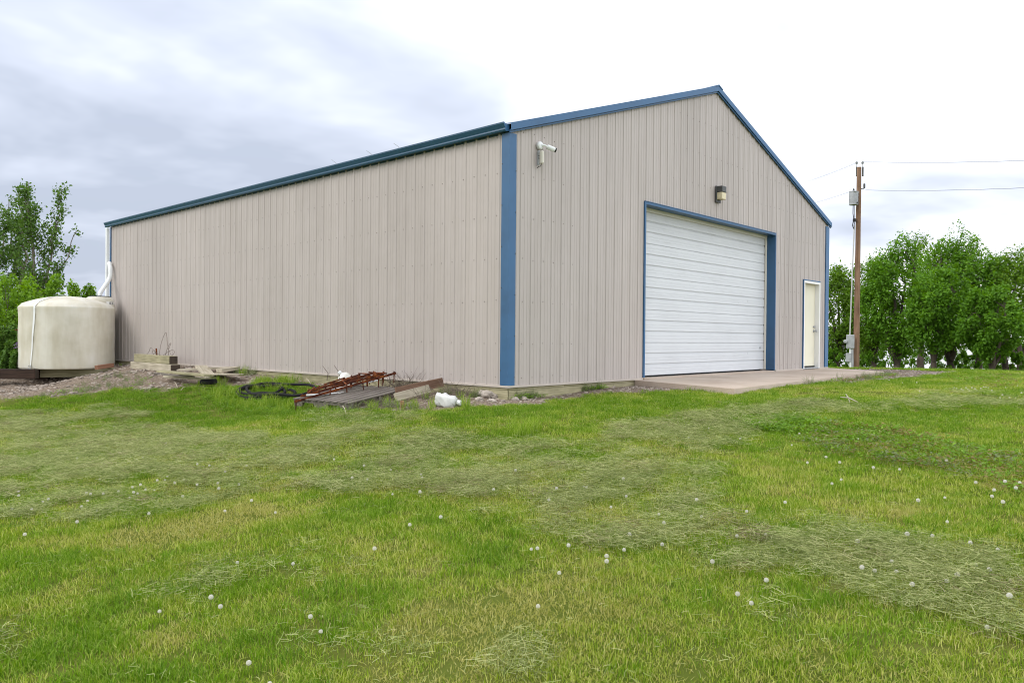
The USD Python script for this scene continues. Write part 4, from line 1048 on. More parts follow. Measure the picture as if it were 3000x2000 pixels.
def poplar(label, px, dist, top_py, leaders, seed, group):
    """an upright tree: a few near-vertical leaders with rising twigs and scattered leaves"""
    rng = np.random.default_rng(seed)
    d = ray(px, 1000); d /= np.hypot(*d[:2]); base = CAM + d * dist
    base[2] = gz(base[0], base[1]) - .1
    k = ((base - CAM) @ FW) / FPX
    rt = np.array([d[1], -d[0], 0])
    t = thing('poplar_tree', label, 'tree', group, base)
    wood_ = MB(); C_, D_, N_ = [], [], []
    for (dx, tp, dx0, zf, ln) in leaders:
        dtp = ray(px, tp); topz = (CAM + dtp / np.hypot(*dtp[:2]) * dist)[2] - base[2]
        A = rt * dx0 * k + np.array([0, 0, topz * zf]); Bp = rt * dx * k + rng.normal(0, .15, 3) * [1, 1, 0] + np.array([0, 0, topz])
        p = limb(wood_, A, Bp, .085 * (topz / 7) * (1 if zf == 0 else .6), .012, rng, .035, 14, 7)
        n = int(30 * ln)
        for i in range(n):
            u = rng.uniform(.18 if zf == 0 else .05, 1.0); s = p[0] * 0
            j = u * (len(p) - 1); i0 = int(min(j, len(p) - 2)); s = p[i0] + (p[i0 + 1] - p[i0]) * (j - i0)
            a = rng.uniform(0, 2 * np.pi); el = rng.uniform(.75, 1.2)
            tl = (1.38 * (1 - u) ** .7 + .26) * rng.uniform(.5, 1.0) * ln ** .5
            e = s + tl * np.array([math.cos(a) * math.cos(el), math.sin(a) * math.cos(el), math.sin(el)])
            q = limb(wood_, s, e, .018 * (1.2 - u), .004, rng, .08, 5, 4)
            m = int(24 + 42 * tl)
            w = rng.uniform(.15, 1, m)
            jj = w * (len(q) - 1); ii_ = np.minimum(jj.astype(int), len(q) - 2)
            c = q[ii_] + (q[ii_ + 1] - q[ii_]) * (jj - ii_)[:, None] + rng.normal(0, .085, (m, 3))
            C_.append(c); D_.append(rng.normal(0, 1, (m, 3)) + [0, 0, -.5]); N_.append(rng.normal(0, .8, (m, 3)) + [0, 0, .5])
    C_, D_, N_ = np.vstack(C_), np.vstack(D_), np.vstack(N_)
    l = .095 * rng.uniform(.65, 1.25, len(C_))
    wood_.build('trunk', BARKPALE, t, True)
    MB().add(*leaf_quads(C_, D_, N_, l, l * .8)).build('crown', LEAF_P, t, tint=4)
gpo = 'poplars behind the water tank'
poplar('tallest slender poplar rising behind the water tank, with a low right-hand branch', 105, 31, 536, [(-5, 536, 0, 0, 1.0), (38, 548, 0, .35, .8), (104, 668, 6, .30, .75), (-28, 560, 0, .4, .7)], 41, gpo)
poplar('poplar second from the left edge, shorter than the tallest one', 45, 33, 556, [(0, 556, 0, 0, 1.0), (-22, 590, 0, .3, .75), (24, 640, 0, .3, .6)], 42, gpo)
poplar('poplar at the very left edge of the photo', -14, 32, 600, [(0, 590, 0, 0, 1.0), (18, 640, 0, .3, .75)], 43, gpo)
SH = [
    ('bright green bush at the left edge behind the water tank', 20, 27, 792, 75, LEAF_S, 51),
    ('bright green bush above the left shoulder of the water tank', 85, 28, 808, 60, LEAF_S, 52),
    ('bush with upright shoots behind the dome of the water tank', 150, 29, 818, 52, LEAF_S, 53),
    ('bush with upright shoots left of the rain barrel', 205, 30, 836, 45, LEAF_S, 54),
    ('bush nearest the shed corner behind the rain barrel', 262, 30.5, 842, 44, LEAF_S, 55),
    ('dark green low bush left of the water tank', 22, 24.5, 945, 42, LEAF_L, 56),
    ('dark lilac bush with a few purple flowers at the left of the tank', 42, 23.5, 990, 32, LEAF_L, 57),
    ('bush cut by the left edge of the photo', -40, 25.5, 860, 60, LEAF_S, 58)]
for lab, px, dist, top, hw, lm, sd in SH:
    broad_tree('bush', lab, px, dist, top, hw, sd, lm, low=.06, clumps=80 if sd < 56 else 46, per=105, leaf=.095, stems=6, cat='bush', group='bushes behind the water tank', fill=.5, trunk_r=.03)
rng = np.random.default_rng(77)
lil = [p for p in stage.GetPrimAtPath('/World').GetChildren() if 'lilac bush' in str(p.GetCustomDataByKey('label') or '')][0]
mb = MB()
for q_ in range(2):
    c = PY(46 + rng.uniform(-16, 6), 1008 + rng.uniform(-4, 22), 14.0)
    for _ in range(10):
        u = rng.normal(0, 1, 3) * [.02, .02, .03]
        mb.tube([c + u, c + u + rng.normal(0, .012, 3)], .006, 3)
o = mb.build('flowers', LILAC, UsdGeom.Xform(lil))
M_ = UsdGeom.Xformable(lil).ComputeLocalToWorldTransform(0).GetInverse()
UsdGeom.Xformable(o).AddTransformOp().Set(M_)

# ------------------------------------------------------------------ grass, clippings, dandelions, weeds and gravel
from shapely.geometry import Polygon, Point
from shapely import contains_xy
def instancer(name, protos, idx, pos, yaw, scale, kind='stuff', label=None, tilt=None, per=4):
    """one PointInstancer; protos: list of (mesh arrays, material)"""
    pi = UsdGeom.PointInstancer.Define(stage, '/World/' + name)
    targets = []
    for i, (v, f, m) in enumerate(protos):
        p = f'/World/{name}/kind_{"abcdefghijklmnop"[i]}'
        tinted(usdkit.mesh(stage, p, (v, f), m), len(v), per, 40 + i)
        targets.append(Sdf.Path(p))
    pi.CreatePrototypesRel().SetTargets(targets)
    pi.CreateProtoIndicesAttr(Vt.IntArray.FromNumpy(np.asarray(idx, np.int32)))
    pi.CreatePositionsAttr(Vt.Vec3fArray.FromNumpy(np.asarray(pos, np.float32)))
    q = np.zeros((len(pos), 4), np.float32)
    if tilt is None:
        q[:, 0] = np.cos(yaw / 2); q[:, 3] = np.sin(yaw / 2)
    else:
        cy_, sy_ = np.cos(yaw / 2), np.sin(yaw / 2); ct, st = np.cos(tilt / 2), np.sin(tilt / 2)
        q[:, 0] = cy_ * ct; q[:, 1] = cy_ * st; q[:, 2] = sy_ * st; q[:, 3] = sy_ * ct
    pi.CreateOrientationsAttr(Vt.QuathArray([Gf.Quath(float(a), float(b), float(c), float(d)) for a, b, c, d in q]))
    pi.CreateScalesAttr(Vt.Vec3fArray.FromNumpy(np.asarray(scale, np.float32)))
    tag(pi, label, None, None, kind)
    return pi

rng = np.random.default_rng(2024)
def scatter(r0, r1, density, half=43, inner=0):
    """random points of the ground in a ring sector; with inner, only its two outer flanks"""
    a, b = math.radians(half), math.radians(inner)
    n = int((r1 * r1 - r0 * r0) * (a - b) * density)
    r = np.sqrt(rng.uniform(r0 * r0, r1 * r1, n)); th = YAW + rng.uniform(b, a, n) * rng.choice([-1, 1], n)
    return CAM[0] + r * np.sin(th), CAM[1] + r * np.cos(th), r
def project(x, y, z):
    P = np.stack([x, y, z], 1) - CAM
    w = P @ FW
    return 1500 + FPX * (P @ RT) / w, 1000 - FPX * (P @ UP) / w

def blades(n, rad, h0, h1, wd, lean, r, seg=2, curl=.35):
    V, F = [], []
    for i in range(n):
        a = r.uniform(0, 2 * np.pi); d = rad * math.sqrt(r.uniform(0, 1))
        b = np.array([d * math.cos(a), d * math.sin(a), -.01])
        h = r.uniform(h0, h1); la = r.uniform(0, 2 * np.pi); l = abs(r.normal(0, lean)) * h
        ld = np.array([math.cos(la), math.sin(la), 0]); fa = r.uniform(0, 2 * np.pi); s = np.array([math.cos(fa), math.sin(fa), 0]) * wd * r.uniform(.6, 1.3) * .5
        o = len(V)
        mid = b + ld * l * .35 + (0, 0, h * .58); tip = b + ld * l * (1 + curl) + (0, 0, h)
        V += [b - s, b + s, mid - s * .8, mid + s * .8, tip]
        F += [(o, o + 1, o + 3), (o, o + 3, o + 2), (o + 2, o + 3, o + 4)]
    return np.array(V), np.array(F)

def strands(n, rad, l0, l1, wd, z0, z1, r):
    """loose cut stems lying more or less flat, gently bent"""
    V, F = [], []
    for i in range(n):
        a = r.uniform(0, 2 * np.pi); d = rad * math.sqrt(r.uniform(0, 1)); c = np.array([d * math.cos(a), d * math.sin(a), r.uniform(z0, z1)])
        la = r.uniform(0, 2 * np.pi); ln = r.uniform(l0, l1); u = np.array([math.cos(la), math.sin(la), r.normal(0, .16)]); w = np.array([-math.sin(la), math.cos(la), 0])
        bend = r.normal(0, .08) * ln; wv = w * wd * r.uniform(.6, 1.2) * .5 + np.array([0, 0, wd * .25])
        pts = [c - u * ln / 2, c - u * ln / 6 + w * bend * .8, c + u * ln / 6 + w * bend, c + u * ln / 2 + w * bend * .2]
        o = len(V)
        for p in pts:
            V += [p - wv, p + wv]
        for k in range(3):
            F += [(o + 2 * k, o + 2 * k + 1, o + 2 * k + 3), (o + 2 * k, o + 2 * k + 3, o + 2 * k + 2)]
    return np.array(V), np.array(F)

GRASS_G = leafy('grass_green', [(0.1, (0.078, 0.166, 0.013)), (0.4, (0.137, 0.261, 0.018)), (0.65, (0.228, 0.356, 0.038)), (0.9, (0.474, 0.531, 0.151))], .42, nscale=.9, spec=.06, npos=0.22)
GRASS_L = leafy('grass_lush', [(0.1, (0.048, 0.121, 0.008)), (0.4, (0.085, 0.191, 0.013)), (0.65, (0.142, 0.270, 0.023)), (0.9, (0.275, 0.400, 0.074))], .42, nscale=.9, spec=.06, npos=0.22)
GRASS_Y = leafy('grass_yellowing', [(0.1, (0.112, 0.204, 0.015)), (0.4, (0.233, 0.326, 0.033)), (0.65, (0.363, 0.428, 0.074)), (0.9, (0.595, 0.602, 0.207))], .42, nscale=.9, spec=.06, npos=0.22)
GRASS_D = leafy('grass_dry', [(0.1, (0.147, 0.196, 0.023)), (0.4, (0.304, 0.323, 0.062)), (0.65, (0.432, 0.412, 0.133)), (0.9, (0.626, 0.588, 0.265))], .4, nscale=.9, spec=.06, npos=0.22)
CLIP = leafy('cut_grass', [(0.1, (0.087, 0.109, 0.036)), (0.4, (0.214, 0.265, 0.085)), (0.65, (0.357, 0.411, 0.162)), (0.9, (0.653, 0.645, 0.342))], .35, nscale=1.3, spec=.06, npos=0.18)
CLIPB = leafy('cut_grass_brown', [(0.1, (0.090, 0.070, 0.035)), (0.4, (0.210, 0.170, 0.095)), (0.65, (0.360, 0.300, 0.180)), (0.9, (0.520, 0.450, 0.310))], .35, nscale=1.3, spec=.06, npos=0.18)
DEAD = painted('dead_stems', (0.135, 0.105, 0.082), 0.95, 0.5, 14)

# where the mown stems lie: outlines measured on the photograph and laid on the ground
def patch(*pts):
    q = []
    for i, a in enumerate(pts):
        b = pts[(i + 1) % len(pts)]
        n = max(1, int(math.hypot(a[0] - b[0], a[1] - b[1]) / 250))
        q += [(a[0] + (b[0] - a[0]) * k / n, a[1] + (b[1] - a[1]) * k / n) for k in range(n)]
    return Polygon([tuple(G(*p)[:2]) for p in q]).buffer(0)
def S(*pts):    # outlines read off a 2352-pixel-wide view
    return patch(*[(x * 1.2755, y * 1.2755) for x, y in pts])
swaths = [
    (S((-80, 950), (200, 936), (330, 960), (420, 1000), (640, 1008), (800, 985), (960, 1005), (1150, 1012), (1330, 1020), (1480, 985), (1650, 950), (1900, 925), (1960, 940), (1800, 985), (1620, 1030), (1660, 1090), (1700, 1150), (1560, 1215), (1380, 1235), (1240, 1195), (1080, 1165), (900, 1138), (700, 1142), (520, 1152), (330, 1182), (180, 1215), (-80, 1250)), .9),
    (S((1380, 1235), (1560, 1205), (1750, 1185), (1900, 1190), (2080, 1225), (2230, 1250), (2420, 1310), (2420, 1440), (2250, 1462), (2080, 1425), (1960, 1395), (1850, 1345), (1700, 1340), (1560, 1290), (1460, 1262)), 1.0),
    (S((1900, 940), (2100, 905), (2420, 900), (2420, 935), (2200, 935), (2000, 955)), .45),
    (S((1720, 1410), (1800, 1395), (1870, 1430), (1850, 1480), (1770, 1470)), .55),
    (S((1180, 1540), (1260, 1510), (1340, 1545), (1340, 1600), (1180, 1600)), .6),
    (S((300, 1330), (460, 1285), (640, 1275), (860, 1290), (760, 1330), (560, 1330), (420, 1385), (320, 1390)), .16),
    (S((500, 1500), (760, 1420), (1000, 1420), (1040, 1500), (800, 1560)), .10),
    (S((680, 955), (820, 945), (960, 960), (900, 985), (700, 985)), .35),
    (S((-80, 1490), (10, 1470), (30, 1568), (-80, 1580)), .2)]
green_gaps = [S((1000, 1045), (1080, 1035), (1160, 1048), (1100, 1066), (1020, 1062)), S((1400, 1015), (1470, 1005), (1500, 1022), (1430, 1038)), S((1455, 1135), (1500, 1128), (1515, 1155), (1470, 1165)), S((600, 1070), (820, 1062), (900, 1085), (700, 1092)), S((1580, 1060), (1680, 1050), (1700, 1090), (1600, 1100)), S((60, 925), (200, 915), (380, 905), (380, 950), (200, 940))]
tan_spots = [S((1640, 1220), (1720, 1200), (1780, 1240), (1700, 1270)), S((1620, 1345), (1690, 1335), (1700, 1365), (1630, 1365))]
def cover(x, y):
    x, y = np.asarray(x), np.asarray(y)
    jx = x + (vnoise(x, y, 1.1, 21) - .5) * .9 + (vnoise(x, y, 4.5, 22) - .5) * .3; jy = y + (vnoise(x, y, 1.1, 23) - .5) * .9 + (vnoise(x, y, 4.5, 24) - .5) * .3
    c = np.zeros(x.shape)
    for poly, w in swaths:
        c = np.maximum(c, w * contains_xy(poly, jx, jy))
    for poly in green_gaps:
        c[contains_xy(poly, jx, jy)] *= .12
    return c * (.22 + .9 * smooth01(.34, .6, vnoise(x, y, 2.3, 25)))
def near_cover(x, y):
    return sum(cover(x + a, y + b) for a, b in ((.3, 0), (-.3, 0), (0, .3), (0, -.3))) / 4
def dryness(x, y):
    """0 lush .. 1 straw: slow drifts plus the worn spots seen in the photograph"""
    d = .03 + .85 * smooth01(.46, .68, vnoise(x, y, .55, 31)) * .6 + .4 * smooth01(.5, .7, vnoise(x, y, 2.2, 32))
    for (px, py, rx, w) in dry_spots:
        d = d + w * np.exp(-((x - px) ** 2 + (y - py) ** 2) / rx ** 2)
    return d
dry_spots = [(*G(a * 1.2755, b * 1.2755)[:2], r, w) for a, b, r, w in ((330, 1230, .55, .6), (520, 1205, .6, .5), (760, 1215, .6, .35), (60, 1400, .35, .5), (380, 1480, .18, .9), (1180, 1430, .7, .35), (900, 1230, .7, .4), (1500, 1440, .8, .3), (1300, 1350, .7, .35), (2000, 1110, .5, .35), (1450, 985, .6, .4), (1900, 870, .9, .5), (1850, 1530, .4, .3), (450, 920, .5, .2), (1000, 1500, .35, -.4), (1300, 1500, .4, -.3), (1130, 930, .8, -.3), (400, 905, 1.5, -.6), (560, 960, .9, -.4), (1150, 1300, .3, -.4), (1950, 1500, .5, -.5), (150, 1300, .4, -.4), (850, 1180, .5, -.4), (2050, 1000, .8, -.3))]
weedy = S((1760, 990), (1900, 975), (2060, 985), (2200, 1030), (2420, 1060), (2420, 1150), (2250, 1110), (2050, 1075), (1900, 1040))
lush = [S((-60, 905), (250, 892), (420, 905), (620, 900), (700, 930), (500, 985), (350, 955), (200, 925), (-60, 945)), S((560, 880), (720, 900), (760, 940), (640, 955), (540, 930))]

xs_, ys_, rs_ = [np.concatenate(z) for z in zip(scatter(1.2, 7.0, 270), scatter(7.0, 12.0, 160), scatter(12.0, 20.0, 80), scatter(20.0, 36.0, 24), scatter(0.3, 9.0, 95, 105, 43), scatter(9.0, 22.0, 34, 85, 43), scatter(0.05, 4.0, 95, 180, 105), scatter(0.05, 1.2, 200))]
inside = lambda x, y: ((x > -.02) & (x < W) & (y > -.02) & (y < L)) | ((x > 2.40 + .355 * (y + 2.32)) & (x < 12.35) & (y > -2.34 + .07 * (x - 2.42)) & (y < .1) & (x < 11.3 + (y + 1.7) * .63))
keep = ~inside(xs_, ys_) & (rng.random(len(xs_)) > dirt(xs_, ys_) * 1.05)
xs_, ys_, rs_ = xs_[keep], ys_[keep], rs_[keep]
zs_ = height(xs_, ys_)
rp = np.random.default_rng(5)
protos = []
for m, sp in ((GRASS_G, [(46, .085, .035, .075, .0042, .35), (46, .085, .035, .07, .0040, .5), (40, .08, .05, .105, .0046, .4)]), (GRASS_Y, [(46, .085, .03, .065, .0040, .45), (44, .085, .03, .06, .0040, .55)]), (GRASS_D, [(44, .085, .02, .055, .0038, .6), (40, .085, .02, .05, .0038, .7)])):
    for a in sp:
        protos.append((*blades(*a, rp), GRASS_L if len(protos) == 2 else m))
protos.append((*blades(46, .085, .03, .08, .0042, .45, rp), GRASS_L))
dry = dryness(xs_, ys_) + rng.normal(0, .27, len(xs_))
for poly in lush:
    dry[contains_xy(poly, xs_, ys_)] -= .6
pick = np.where(dry < .38, rng.integers(0, 2, len(dry)), np.where(dry < .78, rng.integers(3, 5, len(dry)), rng.integers(5, 7, len(dry))))
tall = (dry < -.02) & (rng.random(len(dry)) < .85)
pick[tall] = np.where(rng.random(tall.sum()) < .35, 2, len(protos) - 1)
sc_ = rng.uniform(.8, 1.2, len(xs_)) * (1 + .9 * smooth01(6, 30, rs_))
hz_ = rng.uniform(.7, 1.25, len(xs_)) * (.55 + .45 * vnoise(xs_, ys_, .8, 41))
instancer('grass', protos, pick, np.stack([xs_, ys_, zs_], 1), rng.uniform(0, 2 * np.pi, len(xs_)), np.stack([sc_, sc_, hz_], 1), label='mown green lawn with yellowing patches, in front of the shed', per=5)

xs_, ys_, rs_ = [np.concatenate(z) for z in zip(scatter(1.2, 7.0, 190), scatter(7.0, 12.0, 130), scatter(12.0, 24.0, 60))]
cv = cover(xs_, ys_) * (1 - dirt(xs_, ys_))
u_ = rng.random(len(xs_))
thin = (u_ > cv) & (u_ < cv + .05 + .25 * near_cover(xs_, ys_))
keep = ((u_ < cv) | thin) & ~inside(xs_, ys_) & (dirt(xs_, ys_) < .5)
xs_, ys_, rs_, thin = xs_[keep], ys_[keep], rs_[keep], thin[keep]
protos = [(*strands(68, .16, .022, .085, .0018, .025, .07, rp), CLIP) for _ in range(3)] + [(*strands(58, .15, .022, .08, .0018, .03, .075, rp), CLIPB)] + [(*strands(10, .26, .02, .07, .0019, .03, .07, rp), CLIP) for _ in range(2)]
pick = rng.integers(0, 3, len(xs_)); pick[rng.random(len(xs_)) < .05] = 3
for poly in tan_spots:
    c_ = contains_xy(poly, xs_, ys_) & (rng.random(len(xs_)) < .7); pick[c_] = 3
pick[thin] = rng.integers(4, 6, thin.sum())
sc_ = rng.uniform(.8, 1.2, len(xs_)) * (1 + .5 * smooth01(8, 22, rs_))
instancer('grass_clippings', protos, pick, np.stack([xs_, ys_, height(xs_, ys_)], 1), rng.uniform(0, 2 * np.pi, len(xs_)), np.stack([sc_, sc_, rng.uniform(.7, 1.5, len(xs_))], 1), label='pale grey-green cut grass lying in swaths across the lawn', per=8)

# low leafy weeds
def weed(n, rad, ln, h, r):
    a = r.uniform(0, 2 * np.pi, n); d = rad * np.sqrt(r.uniform(0, 1, n))
    c = np.stack([d * np.cos(a), d * np.sin(a), r.uniform(.01, h, n)], 1)
    D = np.stack([np.cos(a), np.sin(a), r.normal(.1, .4, n)], 1); N = np.stack([.3 * np.cos(a), .3 * np.sin(a), np.ones(n)], 1) + r.normal(0, .3, (n, 3))
    l = ln * r.uniform(.6, 1.3, n)
    return leaf_quads(c, D, N, l, l * .5)
WEED_G = leafy('weed_leaves', [(0.1, (0.090, 0.200, 0.016)), (0.5, (0.160, 0.300, 0.025)), (0.9, (0.280, 0.420, 0.060))], .35)
WEED_D = leafy('dusty_weed_leaves', [(0.1, (0.100, 0.130, 0.050)), (0.5, (0.160, 0.200, 0.085)), (0.9, (0.250, 0.280, 0.130))], .3)
WEED_R = leafy('reddish_weed_leaves', [(0.1, (0.090, 0.110, 0.025)), (0.5, (0.200, 0.170, 0.050)), (0.9, (0.340, 0.240, 0.090))], .3)
protos = [(*weed(44, .12, .032, .06, rp), WEED_G), (*weed(36, .12, .03, .08, rp), WEED_D), (*weed(40, .13, .03, .045, rp), WEED_R), (*blades(36, .06, .06, .17, .004, .6, rp), WEED_D), (*blades(40, .06, .08, .18, .0045, .45, rp), GRASS_G)]
wx, wy, wi = [], [], []
def weeds(poly, n, kinds):
    x0, y0, x1, y1 = poly.bounds
    k_ = 0
    while k_ < n:
        x, y = rng.uniform(x0, x1), rng.uniform(y0, y1)
        if contains_xy(poly, x, y) and not inside(np.array([x]), np.array([y]))[0]:
            wx.append(x); wy.append(y); wi.append(int(rng.choice(kinds))); k_ += 1
weeds(patch((560, 1135), (640, 1118), (700, 1150), (800, 1180), (870, 1195), (860, 1215), (760, 1215), (660, 1195), (590, 1170)), 260, [0, 0, 0, 4])
weeds(patch((735, 1122), (800, 1114), (875, 1120), (870, 1142), (800, 1150), (740, 1146)), 110, [4, 4, 0])
weeds(patch((100, 1160), (300, 1135), (420, 1105), (470, 1115), (440, 1128), (300, 1146), (100, 1172)), 40, [1, 3, 0, 3])
weeds(patch((180, 1140), (380, 1090), (430, 1100), (330, 1130), (200, 1155)), 22, [1, 3, 3])
weeds(patch((870, 1198), (1000, 1208), (1050, 1200), (1060, 1212), (960, 1225), (870, 1218)), 22, [4, 3, 0])
weeds(patch((1060, 1190), (1290, 1185), (1400, 1180), (1400, 1195), (1250, 1200), (1080, 1208)), 40, [3, 4, 1])
weeds(patch((1500, 1160), (1640, 1140), (1760, 1130), (1760, 1140), (1640, 1155), (1520, 1172)), 40, [3, 0])
weeds(weedy, 230, [2, 0, 0, 2, 1])
weeds(patch((2300, 1118), (2560, 1096), (2640, 1100), (2560, 1112), (2320, 1130)), 60, [2, 0, 3])
weeds(patch((2700, 1108), (2990, 1102), (2990, 1135), (2800, 1130)), 60, [2, 0])
weeds(patch((1470, 1260), (1560, 1250), (1580, 1280), (1490, 1290)), 20, [4])
weeds(patch((2180, 1235), (2330, 1222), (2420, 1240), (2300, 1270), (2190, 1262)), 110, [0, 0, 0])
for px in range(150, 262, 3):
    p = PZ(px, 1073, -.2) + (rng.uniform(-.1, .1), rng.uniform(-.2, .2), 0); wx.append(p[0]); wy.append(p[1]); wi.append(4 if px % 2 else 0)
for px, py in ((345, 1057), (360, 1062), (372, 1063), (385, 1064), (352, 1068), (700, 1090), (712, 1094), (722, 1088), (733, 1098), (740, 1092), (866, 1105), (880, 1110), (890, 1112), (1296, 1168), (1390, 1160), (1400, 1158), (1440, 1155), (1535, 1160), (1640, 1140), (1345, 1160), (1310, 1150), (1245, 1165), (1290, 1158), (640, 1125), (655, 1128), (615, 1125)):
    for _ in range(2):
        p = G(px + rng.uniform(-5, 5), py + 4); wx.append(p[0]); wy.append(p[1]); wi.append(int(rng.choice([3, 4, 3, 1])))
wx, wy, wi = np.array(wx), np.array(wy), np.array(wi)
wz = height(wx, wy); pm = (wy > 12.2) & (wx > -2.6) & (wx < 0); wz[pm & (np.arange(len(wx)) > len(wx) - 130)] = np.maximum(wz[pm & (np.arange(len(wx)) > len(wx) - 130)], -.21)
s_ = rng.uniform(.7, 1.35, len(wx))
instancer('weeds', protos, wi, np.stack([wx, wy, wz], 1), rng.uniform(0, 6.28, len(wx)), np.stack([s_, s_, s_ * rng.uniform(.7, 1.2, len(wx))], 1), label='green and dusty weeds growing among the gravel and junk beside the shed')

# gravel
rs2 = np.random.default_rng(9)
STONE = painted('gravel_stones', (0.33, 0.28, 0.235), 0.9, 0.45, 9)
protos = []
for k in range(4):
    m = trimesh.creation.icosphere(subdivisions=1); v = np.array(m.vertices) * (1 + rs2.normal(0, .16, (len(m.vertices), 1))) * np.array([1, rs2.uniform(.6, .95), rs2.uniform(.4, .7)])
    protos.append((v, np.array(m.faces), STONE))
N_ = 60000
x = rng.uniform(-4.2, 13.5, N_); y = rng.uniform(-3.4, 17, N_)
near = (x < .05) | (y < .05)
dm = dirt(x, y); kp = near & ~inside(x, y) & (rng.random(N_) < smooth01(.3, .9, dm) * (.35 + 1.0 * smooth01(.42, .62, vnoise(x, y, 1.5, 51))))
x, y = x[kp], y[kp]
s_ = (.008 + .026 * rng.random(len(x)) ** 2.6) * (1 + .5 * (y > 6))
instancer('gravel', protos, rng.integers(0, 4, len(x)), np.stack([x, y, height(x, y) + s_ * .15], 1), rng.uniform(0, 6.28, len(x)), np.stack([s_, s_, s_], 1), label='loose gravel and bare soil along the foot of the shed')

# dead stalks and brush round the planks
mb = MB()
def brush(cx, cy, n, rad, hmax, ln):
    for _ in range(n):
        a = rng.uniform(0, 6.28); d = rad * math.sqrt(rng.random()); X, Y = cx + d * math.cos(a), cy + d * math.sin(a)
        if X > -.04: X = -.04 - rng.uniform(0, .1)
        z = gz(X, Y); l = ln * rng.uniform(.4, 1.1); b = rng.uniform(0, 6.28); up = rng.uniform(-.05, hmax)
        u = np.array([math.cos(b), math.sin(b), up]); u /= np.linalg.norm(u)
        p0 = np.array([X, Y, z + rng.uniform(0, .04)]); pm_ = p0 + u * l * .5 + rng.normal(0, .05 * l, 3); p1 = p0 + u * l + (0, 0, -.05 * l) + rng.normal(0, .08 * l, 3)
        for q_ in (pm_, p1):
            q_[0] = min(q_[0], -.03)
        mb.tube([p0, pm_, p1], [.0028, .0022, .0012], 3, False)
for px, py, n, rad, hm, ln in ((1170, 1150, 150, .5, 1.2, .35), (1230, 1140, 130, .4, 1.6, .42), (1120, 1170, 120, .45, .5, .3), (1290, 1165, 90, .35, 1.4, .35), (1100, 1195, 90, .4, .3, .25), (1320, 1180, 40, .22, 1.2, .3), (1630, 1135, 40, .35, 1.0, .22), (1660, 1132, 60, .3, .6, .2)):
    p = G(px, py); brush(p[0], p[1], n, rad, hm, ln)
tag(mb.build('dead_brush', DEAD), 'tangle of dead grey-brown stems round the planks by the shed corner', None, None, 'stuff')
# bare upright stalks
for i, (px, py, hh, lab) in enumerate(((1186, 1135, .26, 'bare stalk standing tallest right of the harrow tip'), (1172, 1132, .22, 'forked bare stalk just right of the harrow tip'), (1072, 1115, .30, 'dark bent stick rising from the middle of the harrow'), (1043, 1110, .26, 'thin pale stalk behind the harrow beside the tipped jug'))):
    p = G(px, py); p[0] = min(p[0], -.06)
    tag(MB().tube([p, p + (.01, -.02, hh * .5), p + (-.01 - .03 * (i > 1), .03 + .05 * (i > 1), hh)], [.008, .006, .004], 5).build('dry_stalk', DEAD), lab, 'stalk', 'dry stalks by the harrow')
# looping dry vine on the stacked beams
vb = np.array([e0[0] + .02, e0[1] + .8, e0[2] + .34])
vm = MB()
for (y0, y1, hh, sk) in ((.95, -.15, .16, .0), (.1, -.75, .52, .6), (-.3, -.62, .30, .3), (.5, .2, .10, 0), (-.75, -.2, .12, .2)):
    t = np.linspace(0, 1, 16)
    p = np.stack([vb[0] + .07 * np.sin(5 * t + y0), vb[1] + y0 + (y1 - y0) * t ** 1.3, vb[2] + hh * np.sin(np.pi * t ** (1 - .5 * sk)) + .02 * np.sin(9 * t + hh * 20)], 1)
    p[:, 0] = np.minimum(p[:, 0], -.03)
    vm.tube(p, .005, 4, False)
tag(vm.build('dry_vine', DEAD), 'wiry dry vine looping above the two stacked beams', 'vine')
tag(MB().tube([vb + (0, .2, -.1), vb + (0, .24, .16)], [.022, .018], 7).build('rusty_stake', RUST), 'short rusty stake standing behind the stacked beams', 'stake')
for lab, A_, B_ in (('pale twig lying on the lawn before the right end of the concrete', (2462, 1180), (2512, 1188)), ('short pale twig crossing the long one on the lawn before the concrete', (2478, 1172), (2490, 1190)), ('forked pale twig lying on the bank below the board heap', (530, 1155), (543, 1140)), ('pale straw stalk leaning in the grass left of the harrow', (897, 1120), (912, 1136)), ('pale stick lying on the grass in front of the pallet', (1004, 1205), (1014, 1222)), ('pale twig standing on the bank below the board heap', (511, 1130), (520, 1142))):
    a_, b_ = G(*A_) + (0, 0, .08), G(*B_) + (0, 0, .05)
    tag(MB().tube([a_, (a_ + b_) / 2 + (0, 0, .02), b_], [.006, .008, .005], 6).build('twig', PALEWOOD), lab, 'twig', 'pale twigs on the bank')

# dandelion clocks
SEED = leafy('dandelion_fluff', [(0.0, (.64, .63, .57)), (1.0, (.80, .78, .72))], .4)
STEMM = leafy('dandelion_stem', [(0.0, (.16, .20, .06)), (1.0, (.25, .27, .10))], .2)
hd = MB(); gr = (1 + 5 ** .5) / 2
for i in range(84):
    z = 1 - 2 * (i + .5) / 84; a = 2 * np.pi * i / gr; r_ = math.sqrt(1 - z * z); n = np.array([r_ * math.cos(a), r_ * math.sin(a), z])
    if z < -.86: continue
    s1 = np.cross(n, (.3, .2, .9)); s1 /= np.linalg.norm(s1); s2 = np.cross(n, s1); R_ = .0205 * rp.uniform(.9, 1.08)
    ring_ = [n * R_ + .0046 * (math.cos(t) * s1 + math.sin(t) * s2) + n * .0015 for t in np.arange(5) * 2 * np.pi / 5]
    hd.add(np.vstack([[n * (R_ - .002)], ring_]), [(0, 1 + j, 1 + (j + 1) % 5) for j in range(5)])
    hd.add([n * .004 - s1 * .0006, n * .004 + s1 * .0006, n * R_], [(0, 1, 2)])
core = MB().tm(trimesh.creation.icosphere(subdivisions=1, radius=.0045))
